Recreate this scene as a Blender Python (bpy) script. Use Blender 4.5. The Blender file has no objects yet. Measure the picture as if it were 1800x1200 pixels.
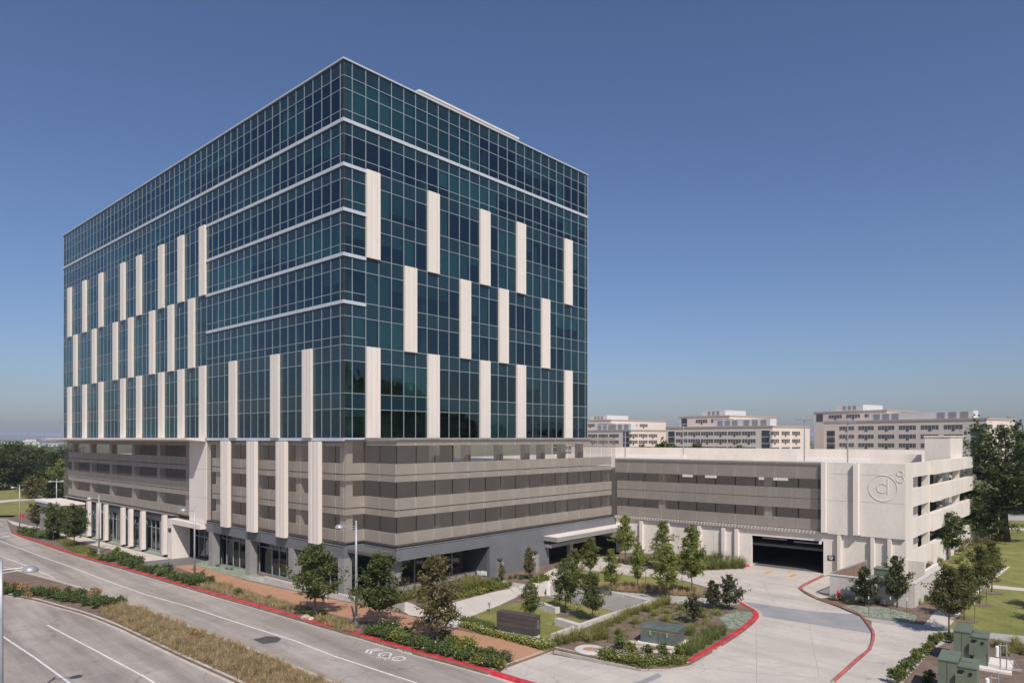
import bpy, bmesh, math, random
from mathutils import Vector, Matrix
S = bpy.context.scene
COL = S.collection
R_ = math.radians
# ------------------------------------------------------------------ camera, sky, sun, exposure
EYE = 13.9            # camera height above the driveway
F = 1217.5            # focal length in pixels of the 1800 px wide photograph
cam = bpy.data.cameras.new("camera")
cam.sensor_width = 36.0
cam.lens = 36.0 * F / 1800.0
cam.shift_y = (770 - 600) / 1800.0
cam.clip_start = 0.5
cam.clip_end = 20000
camo = bpy.data.objects.new("camera", cam)
camo.location = (0, 0, EYE)
camo.rotation_euler = (R_(90), 0, 0)
COL.objects.link(camo)
S.camera = camo

SUN = Vector((0.24, -0.86, 1.0)).normalized()      # direction towards the sun
sun_el = math.asin(SUN.z)
sun_az = math.atan2(SUN.x, SUN.y)                   # clockwise from +Y
w = bpy.data.worlds.new("World")
S.world = w
w.use_nodes = True
nt = w.node_tree
bg = nt.nodes["Background"]
sky = nt.nodes.new("ShaderNodeTexSky")
sky.sky_type = 'NISHITA'
sky.sun_disc = False
sky.sun_elevation = sun_el
sky.sun_rotation = sun_az
sky.altitude = 0
sky.air_density = 1.0
sky.dust_density = 1.3
sky.ozone_density = 6.0
tint = nt.nodes.new("ShaderNodeMix")          # white balance of the photograph, the same over the whole dome
tint.data_type = 'RGBA'; tint.blend_type = 'MULTIPLY'
tint.inputs[0].default_value = 1.0
tint.inputs[7].default_value = (1.03, 0.972, 1.04, 1)
nt.links.new(sky.outputs[0], tint.inputs[6])
nt.links.new(tint.outputs[2], bg.inputs[0])
bg.inputs[1].default_value = 0.096
sl = bpy.data.lights.new("sun", 'SUN')
sl.energy = 4.3
sl.angle = R_(0.5)
sl.color = (1.0, 0.93, 0.84)
so = bpy.data.objects.new("sun", sl)
so.rotation_euler = SUN.to_track_quat('Z', 'Y').to_euler()
so.location = (20, -40, 60)
COL.objects.link(so)
S.view_settings.view_transform = 'Standard'
S.view_settings.look = 'None'
S.view_settings.gamma = 1.0
S.view_settings.exposure = 0.0
S.view_settings.use_curve_mapping = False
S.render.engine = 'CYCLES'
S.cycles.max_bounces = 7
S.cycles.transparent_max_bounces = 14
S.cycles.volume_bounces = 0
S.cycles.use_denoising = True

# ------------------------------------------------------------------ site geometry
CX, CY = -15.17, 62.4                    # tower corner nearest the camera
LX, LY = -0.74246, 0.66989               # along the street facade
RX, RY = 0.66992, 0.74243                # along the court facade
ANG = math.atan2(RY, RX)

def zg(x, y):
    """Ground height: level in the court, falling along the street."""
    yl = (x - CX) * LX + (y - CY) * LY
    if yl < -10: return 0.0
    return -2.1 * (1 - math.exp(-(min(yl, 400) + 10) / 55.0))

def G(px, py, zo=0.0):
    """Ground point seen at a pixel of the 1800 x 1200 photograph (survey of the site plan)."""
    z = zo
    for _ in range(12):
        Y = (EYE - z) * F / max(py - 770.0, 1.5)
        X = (px - 900) / F * Y
        z = zg(X, Y) + zo
    return Vector((X, Y, z))

def TL(x, y, z=0):       # tower local -> world
    return Vector((CX + x * RX + y * LX, CY + x * RY + y * LY, z))

# ------------------------------------------------------------------ materials
MATS = {}
def node(n, t, **k):
    a = n.nodes.new(t)
    for q, v in k.items():
        if q in a.inputs.keys(): a.inputs[q].default_value = v
        else: setattr(a, q, v)
    return a

def base_mat(name):
    m = bpy.data.materials.new(name)
    m.use_nodes = True
    n = m.node_tree
    return m, n, n.nodes["Principled BSDF"]

def M(name, c, rough=0.75, var=0.10, scale=0.6, bump=0.0, bscale=30, metal=0.0, spec=0.4, c2=None, fine=0.06,
      stretch=None, obj=False, stain=0.0, stain_scale=0.15, isl=0.0):
    """A procedural surface: two scales of noise in colour, optional stains and fine relief."""
    if name in MATS: return MATS[name]
    m, n, p = base_mat(name)
    L = n.links.new
    if obj:
        tc = node(n, "ShaderNodeTexCoord"); src = tc.outputs["Object"]
    else:
        g = node(n, "ShaderNodeNewGeometry"); src = g.outputs["Position"]
    if stretch:
        mp = node(n, "ShaderNodeMapping"); mp.inputs["Scale"].default_value = stretch
        L(src, mp.inputs[0]); src = mp.outputs[0]
    n1 = node(n, "ShaderNodeTexNoise", Scale=scale, Detail=6.0, Roughness=0.6)
    L(src, n1.inputs["Vector"])
    a = tuple(x * (1 - var) for x in c); b = tuple(x * (1 + var) for x in (c2 or c))
    if c2: a = c
    r = node(n, "ShaderNodeValToRGB")
    r.color_ramp.elements[0].position = 0.35; r.color_ramp.elements[1].position = 0.65
    r.color_ramp.elements[0].color = (*a, 1); r.color_ramp.elements[1].color = (*b, 1)
    L(n1.outputs["Fac"], r.inputs[0])
    col = r.outputs[0]
    def mul(col, src2, lo, hi, s2, det=3.0):
        n2 = node(n, "ShaderNodeTexNoise", Scale=s2, Detail=det, Roughness=0.65)
        L(src2, n2.inputs["Vector"])
        mr = node(n, "ShaderNodeMapRange"); mr.inputs[1].default_value = 0.3; mr.inputs[2].default_value = 0.7
        mr.inputs[3].default_value = lo; mr.inputs[4].default_value = hi
        L(n2.outputs["Fac"], mr.inputs[0])
        mx = node(n, "ShaderNodeMix", data_type='RGBA', blend_type='MULTIPLY')
        mx.inputs[0].default_value = 1.0
        L(col, mx.inputs[6]); L(mr.outputs[0], mx.inputs[7])
        return mx.outputs[2]
    if fine: col = mul(col, src, 1 - fine, 1 + fine, scale * 14)
    if stain: col = mul(col, src, 1 - stain, 1.0 + stain * 0.3, stain_scale, 8.0)
    if isl:
        g2 = node(n, "ShaderNodeNewGeometry"); oi = node(n, "ShaderNodeObjectInfo")
        ad = node(n, "ShaderNodeMath", operation='ADD'); fr = node(n, "ShaderNodeMath", operation='FRACT')
        L(g2.outputs["Random Per Island"], ad.inputs[0]); L(oi.outputs["Random"], ad.inputs[1]); L(ad.outputs[0], fr.inputs[0])
        mr = node(n, "ShaderNodeMapRange"); mr.inputs[3].default_value = 1 - isl; mr.inputs[4].default_value = 1 + isl
        L(fr.outputs[0], mr.inputs[0])
        mx = node(n, "ShaderNodeMix", data_type='RGBA', blend_type='MULTIPLY'); mx.inputs[0].default_value = 1.0
        L(col, mx.inputs[6]); L(mr.outputs[0], mx.inputs[7]); col = mx.outputs[2]
    L(col, p.inputs["Base Color"])
    p.inputs["Roughness"].default_value = rough
    p.inputs["Metallic"].default_value = metal
    p.inputs["Specular IOR Level"].default_value = spec
    if bump:
        nb = node(n, "ShaderNodeTexNoise", Scale=bscale, Detail=4.0)
        L(src, nb.inputs["Vector"])
        bp = node(n, "ShaderNodeBump", Strength=bump, Distance=0.03)
        L(nb.outputs["Fac"], bp.inputs["Height"]); L(bp.outputs[0], p.inputs["Normal"])
    MATS[name] = m
    return m

def leaf_mat(name, c, c2, trans=0.35):
    m, n, p = base_mat(name)
    L = n.links.new
    g = node(n, "ShaderNodeNewGeometry")
    r = node(n, "ShaderNodeValToRGB")
    r.color_ramp.elements[0].color = (*c, 1); r.color_ramp.elements[1].color = (*c2, 1)
    L(g.outputs["Random Per Island"], r.inputs[0])
    oi = node(n, "ShaderNodeObjectInfo")
    mr = node(n, "ShaderNodeMapRange"); mr.inputs[3].default_value = 0.82; mr.inputs[4].default_value = 1.18
    L(oi.outputs["Random"], mr.inputs[0])
    mx = node(n, "ShaderNodeMix", data_type='RGBA', blend_type='MULTIPLY'); mx.inputs[0].default_value = 1.0
    L(r.outputs[0], mx.inputs[6]); L(mr.outputs[0], mx.inputs[7])
    L(mx.outputs[2], p.inputs["Base Color"])
    p.inputs["Roughness"].default_value = 0.6
    p.inputs["Specular IOR Level"].default_value = 0.25
    t = node(n, "ShaderNodeBsdfTranslucent"); L(mx.outputs[2], t.inputs[0])
    mix = node(n, "ShaderNodeMixShader"); mix.inputs[0].default_value = trans
    L(p.outputs[0], mix.inputs[1]); L(t.outputs[0], mix.inputs[2])
    L(mix.outputs[0], n.nodes["Material Output"].inputs[0])
    MATS[name] = m
    return m

def glass_mat(name, tint, refl=1.9, rough=0.015, gcol=(0.9, 0.95, 1.0)):
    m, n, p = base_mat(name)
    L = n.links.new
    n.nodes.remove(p)
    g = node(n, "ShaderNodeNewGeometry"); oi = node(n, "ShaderNodeObjectInfo")
    ad = node(n, "ShaderNodeMath", operation='ADD'); fr = node(n, "ShaderNodeMath", operation='FRACT')
    L(g.outputs["Random Per Island"], ad.inputs[0]); L(oi.outputs["Random"], ad.inputs[1]); L(ad.outputs[0], fr.inputs[0])
    mr = node(n, "ShaderNodeMapRange"); mr.inputs[3].default_value = 0.85; mr.inputs[4].default_value = 1.1
    L(fr.outputs[0], mr.inputs[0])
    mx = node(n, "ShaderNodeMix", data_type='RGBA', blend_type='MULTIPLY'); mx.inputs[0].default_value = 1.0
    mx.inputs[6].default_value = (*tint, 1); L(mr.outputs[0], mx.inputs[7])
    t = node(n, "ShaderNodeBsdfTransparent"); L(mx.outputs[2], t.inputs[0])
    gl = node(n, "ShaderNodeBsdfGlossy"); gl.inputs["Roughness"].default_value = rough
    gl.inputs["Color"].default_value = (*gcol, 1)
    nb = node(n, "ShaderNodeTexNoise", Scale=0.35, Detail=1.0); L(g.outputs["Position"], nb.inputs["Vector"])
    bp = node(n, "ShaderNodeBump", Strength=0.25, Distance=0.15); L(nb.outputs["Fac"], bp.inputs["Height"])
    L(bp.outputs[0], gl.inputs["Normal"])
    fz = node(n, "ShaderNodeFresnel"); fz.inputs[0].default_value = refl
    mix = node(n, "ShaderNodeMixShader")
    L(fz.outputs[0], mix.inputs[0]); L(t.outputs[0], mix.inputs[1]); L(gl.outputs[0], mix.inputs[2])
    L(mix.outputs[0], n.nodes["Material Output"].inputs[0])
    MATS[name] = m
    return m

def mesh_screen_mat(name, c, open_=0.45):
    """Perforated sheet metal: a share of every ray passes through the holes."""
    m, n, p = base_mat(name)
    L = n.links.new
    g = node(n, "ShaderNodeNewGeometry"); oi = node(n, "ShaderNodeObjectInfo")
    mr = node(n, "ShaderNodeMapRange"); mr.inputs[3].default_value = 0.95; mr.inputs[4].default_value = 1.05
    L(oi.outputs["Random"], mr.inputs[0])
    mx = node(n, "ShaderNodeMix", data_type='RGBA', blend_type='MULTIPLY'); mx.inputs[0].default_value = 1.0
    mx.inputs[6].default_value = (*c, 1); L(mr.outputs[0], mx.inputs[7])
    L(mx.outputs[2], p.inputs["Base Color"])
    p.inputs["Roughness"].default_value = 0.5
    p.inputs["Metallic"].default_value = 0.0
    p.inputs["Specular IOR Level"].default_value = 0.3
    t = node(n, "ShaderNodeBsdfTransparent")
    nz = node(n, "ShaderNodeTexNoise", Scale=0.35, Detail=3.0)
    mp = node(n, "ShaderNodeMapping"); mp.inputs["Scale"].default_value = (1, 1, 0.25)
    L(g.outputs["Position"], mp.inputs[0]); L(mp.outputs[0], nz.inputs["Vector"])
    m2 = node(n, "ShaderNodeMapRange"); m2.inputs[1].default_value = .3; m2.inputs[2].default_value = .7
    m2.inputs[3].default_value = open_ - 0.025; m2.inputs[4].default_value = open_ + 0.025
    L(nz.outputs["Fac"], m2.inputs[0])
    mix = node(n, "ShaderNodeMixShader")
    L(m2.outputs[0], mix.inputs[0]); L(p.outputs[0], mix.inputs[1]); L(t.outputs[0], mix.inputs[2])
    L(mix.outputs[0], n.nodes["Material Output"].inputs[0])
    MATS[name] = m
    return m

def siding_mat(name, c, pitch=0.16):
    """Painted metal siding with fine horizontal ribs (relief only)."""
    m = M(name, c, rough=0.45, var=0.06, scale=0.5, spec=0.4)
    n = m.node_tree; p = n.nodes["Principled BSDF"]
    g = node(n, "ShaderNodeNewGeometry"); sx = node(n, "ShaderNodeSeparateXYZ")
    n.links.new(g.outputs["Position"], sx.inputs[0])
    k = node(n, "ShaderNodeMath", operation='MULTIPLY'); k.inputs[1].default_value = 2 * math.pi / pitch
    n.links.new(sx.outputs[2], k.inputs[0])
    s = node(n, "ShaderNodeMath", operation='SINE'); n.links.new(k.outputs[0], s.inputs[0])
    bp = node(n, "ShaderNodeBump", Strength=0.3, Distance=0.02)
    n.links.new(s.outputs[0], bp.inputs["Height"]); n.links.new(bp.outputs[0], p.inputs["Normal"])
    return m

WHITE = M("white_panel", (0.74, 0.67, 0.605), rough=0.6, var=0.03, scale=0.4, fine=0.03, stain=0.05, stain_scale=0.5, stretch=(1, 1, 0.15))
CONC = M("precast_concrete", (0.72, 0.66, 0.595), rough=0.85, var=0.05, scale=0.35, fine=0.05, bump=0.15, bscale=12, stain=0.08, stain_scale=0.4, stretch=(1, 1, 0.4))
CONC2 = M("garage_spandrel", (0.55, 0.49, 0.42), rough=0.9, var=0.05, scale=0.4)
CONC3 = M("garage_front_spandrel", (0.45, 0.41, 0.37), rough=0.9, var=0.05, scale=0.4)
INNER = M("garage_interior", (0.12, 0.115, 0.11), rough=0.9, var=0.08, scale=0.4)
ALU = M("mullion_aluminium", (0.33, 0.38, 0.395), rough=0.4, var=0.03, scale=1.0, metal=0.15)
BAND = M("band_aluminium", (0.52, 0.56, 0.61), rough=0.45, var=0.03, scale=0.5, metal=0.1)
GLASS = glass_mat("tower_glass", (0.41, 0.70, 0.65), 1.98, gcol=(0.62, 0.84, 0.92))
SGLASS = glass_mat("storefront_glass", (0.45, 0.52, 0.50), 1.7)
SPAN = M("spandrel_glass", (0.010, 0.030, 0.040), rough=0.06, var=0.08, scale=0.2, spec=0.7, fine=0.02, isl=0.12)
BLIND = M("blind_fabric", (0.60, 0.65, 0.58), rough=0.9, var=0.05, scale=0.8, isl=0.28)
SLABM = M("office_slab", (0.45, 0.45, 0.45), rough=0.9, var=0.05)
OFFICE = M("office_wall", (0.62, 0.62, 0.60), rough=0.9, var=0.1)
SCREEN = mesh_screen_mat("perforated_screen", (0.220, 0.194, 0.170), 0.59)
SIDING = siding_mat("grey_siding", (0.155, 0.163, 0.175))
DKSIDE = siding_mat("dark_grey_siding", (0.115, 0.122, 0.132))
GREYMET = M("grey_metal_panel", (0.30, 0.295, 0.285), rough=0.5, var=0.05, scale=0.5, metal=0.1)
DARK = M("dark_metal", (0.035, 0.035, 0.038), rough=0.5, var=0.1)
STEEL = M("galvanised_steel", (0.36, 0.375, 0.39), rough=0.4, var=0.08, scale=3, metal=0.3)
BARK = M("bark", (0.16, 0.125, 0.095), rough=0.95, var=0.25, scale=4, bump=0.4, bscale=25, obj=True, stretch=(1, 1, 0.3))
DBARK = M("dark_bark", (0.065, 0.05, 0.04), rough=0.95, var=0.25, scale=3, obj=True, stretch=(1, 1, 0.3))
WHITEP = M("white_paint", (0.74, 0.73, 0.70), rough=0.6, var=0.05, scale=2, stain=0.18, stain_scale=2.0)
YELLOWP = M("yellow_paint", (0.66, 0.36, 0.05), rough=0.7, var=0.08, scale=2, stain=0.2, stain_scale=2.5)
REDP = M("red_kerb_paint", (0.58, 0.032, 0.05), rough=0.55, var=0.14, scale=1.6, stain=0.42, c2=(0.56, 0.06, 0.07), stain_scale=1.2)
REDP2 = M("faded_red_kerb_paint", (0.46, 0.13, 0.13), rough=0.7, var=0.15, scale=1.0, stain=0.3, stain_scale=1.6)
GREENB = M("cabinet_green", (0.15, 0.18, 0.13), rough=0.45, var=0.05, scale=1.5, spec=0.4, stain=0.12, stain_scale=1.2)
TEALB = M("transformer_green", (0.125, 0.155, 0.138), rough=0.45, var=0.12, scale=1.5, spec=0.4, stain=0.35, stain_scale=1.6)
STONE = M("limestone", (0.46, 0.39, 0.31), rough=0.9, var=0.15, scale=2.5, bump=0.4, bscale=10)
BLOCK = M("white_stone", (0.54, 0.51, 0.475), rough=0.85, var=0.06, scale=1.2, bump=0.1)
TILE = M("sign_tile", (0.085, 0.072, 0.067), rough=0.5, var=0.1, scale=0.8, isl=0.12)
REDM = M("red_enamel", (0.5, 0.015, 0.02), rough=0.35, var=0.06)
SIGNW = M("sign_white", (0.78, 0.78, 0.76), rough=0.5, var=0.03)
BLACK = M("black_paint", (0.015, 0.015, 0.016), rough=0.5, var=0.1)
# far buildings
CREAM = M("cream_stucco", (0.74, 0.635, 0.56), rough=0.9, var=0.03, scale=0.06, fine=0.03)
TAN = M("tan_cornice", (0.45, 0.355, 0.295), rough=0.9, var=0.03, scale=0.06)
LOUVW = M("white_louvre", (0.62, 0.62, 0.62), rough=0.6, var=0.03, scale=0.1)
LOUVG = M("grey_louvre", (0.27, 0.27, 0.28), rough=0.6, var=0.03, scale=0.1)
FGLASS = M("far_window_glass", (0.035, 0.045, 0.055), rough=0.08, var=0.3, scale=0.2, spec=0.7, isl=0.3)
# foliage
L_GREEN = leaf_mat("oak_leaf", (0.065, 0.095, 0.026), (0.21, 0.24, 0.08), 0.45)
L_OLIVE = leaf_mat("olive_leaf", (0.10, 0.10, 0.038), (0.31, 0.26, 0.12), 0.45)
L_ELM = leaf_mat("elm_leaf", (0.070, 0.088, 0.024), (0.22, 0.22, 0.075), 0.44)
L_LIGHT = leaf_mat("light_leaf", (0.13, 0.17, 0.035), (0.36, 0.38, 0.12), 0.5)
L_DARK = leaf_mat("dark_leaf", (0.038, 0.060, 0.019), (0.13, 0.16, 0.052), 0.38)
L_SMALL = leaf_mat("small_tree_leaf", (0.045, 0.06, 0.024), (0.15, 0.16, 0.075), 0.36)
L_SHRUB = leaf_mat("shrub_leaf", (0.055, 0.092, 0.026), (0.19, 0.24, 0.085), 0.4)
L_YELL = leaf_mat("yellow_green_leaf", (0.12, 0.155, 0.025), (0.32, 0.33, 0.085), 0.4)
L_TAN = leaf_mat("dry_leaf", (0.26, 0.16, 0.07), (0.52, 0.37, 0.19))
L_GRASS = leaf_mat("green_blade", (0.15, 0.17, 0.04), (0.44, 0.43, 0.15), 0.5)
L_DRY = leaf_mat("dry_blade", (0.40, 0.30, 0.15), (0.72, 0.58, 0.36), 0.5)
L_BLUE = leaf_mat("blue_leaf", (0.19, 0.22, 0.16), (0.36, 0.40, 0.31))
L_FLOWER = leaf_mat("white_petal", (0.60, 0.55, 0.42), (0.75, 0.72, 0.62))
L_CANNA = leaf_mat("tall_green_blade", (0.10, 0.14, 0.038), (0.32, 0.35, 0.12), 0.5)

# ------------------------------------------------------------------ mesh helpers
class MB:
    def __init__(s): s.v = []; s.f = []
    def quad(s, a, b, c, d):
        i = len(s.v); s.v += [tuple(a), tuple(b), tuple(c), tuple(d)]; s.f.append((i, i+1, i+2, i+3))
    def tri(s, a, b, c):
        i = len(s.v); s.v += [tuple(a), tuple(b), tuple(c)]; s.f.append((i, i+1, i+2))
    def box(s, x0, y0, z0, x1, y1, z1):
        if x0 > x1: x0, x1 = x1, x0
        if y0 > y1: y0, y1 = y1, y0
        if z0 > z1: z0, z1 = z1, z0
        i = len(s.v)
        s.v += [(x0,y0,z0),(x1,y0,z0),(x1,y1,z0),(x0,y1,z0),(x0,y0,z1),(x1,y0,z1),(x1,y1,z1),(x0,y1,z1)]
        s.f += [(i,i+3,i+2,i+1),(i+4,i+5,i+6,i+7),(i,i+1,i+5,i+4),(i+1,i+2,i+6,i+5),(i+2,i+3,i+7,i+6),(i+3,i,i+4,i+7)]
        return s
    def prism(s, poly, z0, z1):
        n = len(poly); i = len(s.v)
        s.v += [(p[0], p[1], z0) for p in poly] + [(p[0], p[1], z1) for p in poly]
        s.f.append(tuple(reversed(range(i, i+n)))); s.f.append(tuple(range(i+n, i+2*n)))
        for k in range(n):
            a, b = i+k, i+(k+1) % n
            s.f.append((a, b, b+n, a+n))
        return s
    def tube(s, pts, rads, seg=8, cap=True):
        pts = [Vector(p) for p in pts]; rings = []
        for k, p in enumerate(pts):
            d = (pts[min(k+1, len(pts)-1)] - pts[max(k-1, 0)])
            if d.length < 1e-6: d = Vector((0, 0, 1))
            d.normalize()
            ref = Vector((0, 0, 1)) if abs(d.z) < 0.9 else Vector((1, 0, 0))
            a = d.cross(ref).normalized(); b = d.cross(a)
            i = len(s.v)
            for q in range(seg):
                t = 2 * math.pi * q / seg
                s.v.append(tuple(p + (a * math.cos(t) + b * math.sin(t)) * rads[k]))
            rings.append(i)
        for k in range(len(pts)-1):
            i, j = rings[k], rings[k+1]
            for q in range(seg):
                s.f.append((i+q, j+q, j+(q+1) % seg, i+(q+1) % seg))
        if cap:
            s.f.append(tuple(rings[0]+q for q in range(seg)))
            s.f.append(tuple(reversed([rings[-1]+q for q in range(seg)])))
        return s
    def lathe(s, prof, seg=16, c=(0, 0, 0)):
        i = len(s.v)
        for r, z in prof:
            for q in range(seg):
                t = 2 * math.pi * q / seg
                s.v.append((c[0]+r*math.cos(t), c[1]+r*math.sin(t), c[2]+z))
        for k in range(len(prof)-1):
            for q in range(seg):
                a = i+k*seg+q; b = i+k*seg+(q+1) % seg
                s.f.append((a, b, b+seg, a+seg))
        s.f.append(tuple(reversed([i+q for q in range(seg)])))
        s.f.append(tuple(i+(len(prof)-1)*seg+q for q in range(seg)))
        return s
    def mesh(s, name, mat, smooth=False):
        m = bpy.data.meshes.new(name)
        m.from_pydata(s.v, [], s.f)
        if mat: m.materials.append(mat)
        if smooth:
            m.polygons.foreach_set("use_smooth", [True]*len(m.polygons))
        m.update()
        return m

def link(name, data, parent=None, loc=None, rot=None, scale=None):
    o = bpy.data.objects.new(name, data)
    COL.objects.link(o)
    if parent: o.parent = parent
    if loc is not None: o.location = loc
    if rot is not None: o.rotation_euler = (0, 0, rot) if not hasattr(rot, '__len__') else rot
    if scale is not None: o.scale = scale
    return o

def part(name, mb, mat, parent, kind=None, label=None, smooth=False, **k):
    o = link(name, mb.mesh(name, mat, smooth), parent, **k)
    if kind: o["kind"] = kind
    if label: o["label"] = label
    return o

def tag(o, label=None, cat=None, group=None, kind=None):
    if label: o["label"] = label
    if cat: o["category"] = cat
    if group: o["group"] = group
    if kind: o["kind"] = kind
    return o

def thing(name, label, cat, loc=(0, 0, 0), rot=0.0, group=None):
    o = bpy.data.objects.new(name, None)
    o.empty_display_size = 0.3
    COL.objects.link(o)
    o.location = loc; o.rotation_euler = (0, 0, rot)
    return tag(o, label, cat, group)

KIDS = {}
def copy_thing(src, label=None, loc=None, rot=None, scale=None, group=None):
    c = src.copy(); COL.objects.link(c)
    for ch in [o for o in src.children]:
        k = ch.copy(); COL.objects.link(k); k.parent = c
        for g in ch.children:
            q = g.copy(); COL.objects.link(q); q.parent = k
    if label: c["label"] = label
    if group: c["group"] = group
    if loc is not None: c.location = loc
    if rot is not None: c.rotation_euler = (0, 0, rot)
    if scale is not None: c.scale = scale
    return c

UNIT = {}
def ubox(name, mat, parent, x0, y0, z0, x1, y1, z1, kind=None, label=None):
    """One box piece; alike pieces share the unit mesh of their material."""
    k = ("box", mat.name)
    if k not in UNIT:
        UNIT[k] = MB().box(-.5, -.5, -.5, .5, .5, .5).mesh(name, mat)
    o = link(name, UNIT[k], parent, ((x0+x1)/2, (y0+y1)/2, (z0+z1)/2), None, (abs(x1-x0), abs(y1-y0), abs(z1-z0)))
    if kind: o["kind"] = kind
    if label: o["label"] = label
    return o
def upane(name, mat, parent, axis, off, a0, a1, z0, z1):
    """A single sheet in the plane axis = off (axis 'x' or 'y'), facing the street or court side."""
    k = ("pane" + axis, mat.name)
    if k not in UNIT:
        mb = MB()
        if axis == 'x': mb.quad((0, .5, -.5), (0, -.5, -.5), (0, -.5, .5), (0, .5, .5))
        else: mb.quad((-.5, 0, -.5), (.5, 0, -.5), (.5, 0, .5), (-.5, 0, .5))
        UNIT[k] = mb.mesh(name, mat)
    c, d = (a0+a1)/2, abs(a1-a0)
    if axis == 'x': return link(name, UNIT[k], parent, (off, c, (z0+z1)/2), None, (1, d, z1-z0))
    return link(name, UNIT[k], parent, (c, off, (z0+z1)/2), None, (d, 1, z1-z0))

CUTS = [-10 + 4*i for i in range(36)] + [150, 175, 200, 240, 300, 400]
def sheet(name, pts, zo, mat, skirt=0.0, label=None, kind="structure", cat=None, parent=None):
    """A ground surface laid on the terrain; skirt gives a raised surface its edge."""
    bm = bmesh.new()
    vs = [bm.verts.new((p[0], p[1], 0)) for p in pts]
    f = bm.faces.new(vs)
    f.normal_update()
    if f.normal.z < 0: f.normal_flip()
    bmesh.ops.triangulate(bm, faces=bm.faces[:])
    yl = [(p[0]-CX)*LX + (p[1]-CY)*LY for p in pts]
    for c in CUTS:
        if min(yl) < c < max(yl):
            bmesh.ops.bisect_plane(bm, geom=bm.verts[:]+bm.edges[:]+bm.faces[:], dist=1e-5,
                                   plane_co=(CX+LX*c, CY+LY*c, 0), plane_no=(LX, LY, 0))
    for v in bm.verts: v.co.z = zg(v.co.x, v.co.y) + zo
    if skirt:
        be = [e for e in bm.edges if e.is_boundary]
        r = bmesh.ops.extrude_edge_only(bm, edges=be)
        for v in [g for g in r["geom"] if isinstance(g, bmesh.types.BMVert)]: v.co.z -= skirt
        bmesh.ops.recalc_face_normals(bm, faces=bm.faces[:])
    m = bpy.data.meshes.new(name); bm.to_mesh(m); bm.free()
    m.materials.append(mat)
    o = link(name, m, parent)
    return tag(o, label, cat, None, kind)

def smooth(P, n=4):
    """Round a surveyed line through its points (Catmull-Rom)."""
    out = []
    for i in range(len(P)-1):
        p0, p1, p2, p3 = P[max(i-1, 0)], P[i], P[i+1], P[min(i+2, len(P)-1)]
        for k in range(n):
            t = k/n
            out.append(tuple(.5*((2*b) + (c-a_)*t + (2*a_-5*b+4*c-d)*t*t + (3*b-a_-3*c+d)*t**3) for a_, b, c, d in zip(p0, p1, p2, p3)))
    out.append(tuple(P[-1])); return out
def gp(l, zo=0.12):
    return [G(a, b, zo) for a, b in l]

def text_mesh(body, size, extrude, mat, name, bold=0.0):
    c = bpy.data.curves.new(name, 'FONT')
    c.body = body; c.size = size; c.extrude = extrude; c.align_x = 'CENTER'; c.align_y = 'CENTER'
    c.offset = bold; c.resolution_u = 4
    t = bpy.data.objects.new(name, c); COL.objects.link(t)
    dg = bpy.context.evaluated_depsgraph_get()
    m = bpy.data.meshes.new_from_object(t.evaluated_get(dg))
    bpy.data.objects.remove(t); bpy.data.curves.remove(c)
    m.materials.clear(); m.materials.append(mat)
    return m

# ================================================================== THE OFFICE TOWER
TW = thing("office_tower", "tall blue green glass office block with white vertical panels over a screened parking base", "building",
           (CX, CY, 0), ANG)
rnd = random.Random(11)
LEN_L, LEN_R = 81.6, 37.25
FL = [13.97, 18.0, 22.36, 26.38, 30.65, 34.70, 38.75, 42.76]
TOP = 48.1
MR = [0.0] + [0.9 + 1.494*k for k in range(25)] + [LEN_R]
ML = [0.0] + [0.5 + 1.504*k for k in range(54)] + [LEN_L]
PR = {0: [1, 6, 11, 15, 21], 1: [4, 9, 13, 18], 2: [1, 6, 11, 15, 21]}        # module indices (after the corner module)
PL = {0: [3, 7, 13, 18, 22, 26, 31, 35, 41, 46, 51], 1: [20, 24, 28, 33, 37, 43, 49], 2: [18, 22, 26, 31, 35, 41, 46, 51]}
TIER = {0: (FL[0], FL[2]), 1: (FL[2], FL[4]), 2: (FL[4], FL[6])}

def corner_zone(side, m1): return m1 < (27.7 if side == 'L' else 2.5)
def rows_for(side, m1):
    """(z0, z1, kind) of every pane in one module, bottom to top."""
    out = []
    for i in range(7):
        a, b = FL[i], FL[i+1]
        if i < 2: out += [(a, b-1.42, 'v'), (b-1.42, b, 's')]
        elif i == 6 or corner_zone(side, m1):
            out += [(a, a+.78, 'v'), (a+.78, b-1.40, 'v'), (b-1.40, b-.30, 's')]
        else: out += [(a, b-1.42, 'v'), (b-1.42, b, 's')]
    a = FL[7]
    out += [(a, a+.80, 'v'), (a+.80, a+2.70, 'v'), (a+2.70, a+3.87, 'v'), (a+3.87, TOP-.08, 's')]
    return out

def in_panel(side, k, z0, z1):
    P = PL if side == 'L' else PR
    for t, (a, b) in TIER.items():
        if k-1 in P[t] and z0 >= a-.05 and z1 <= b+.05: return True
    return False

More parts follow.
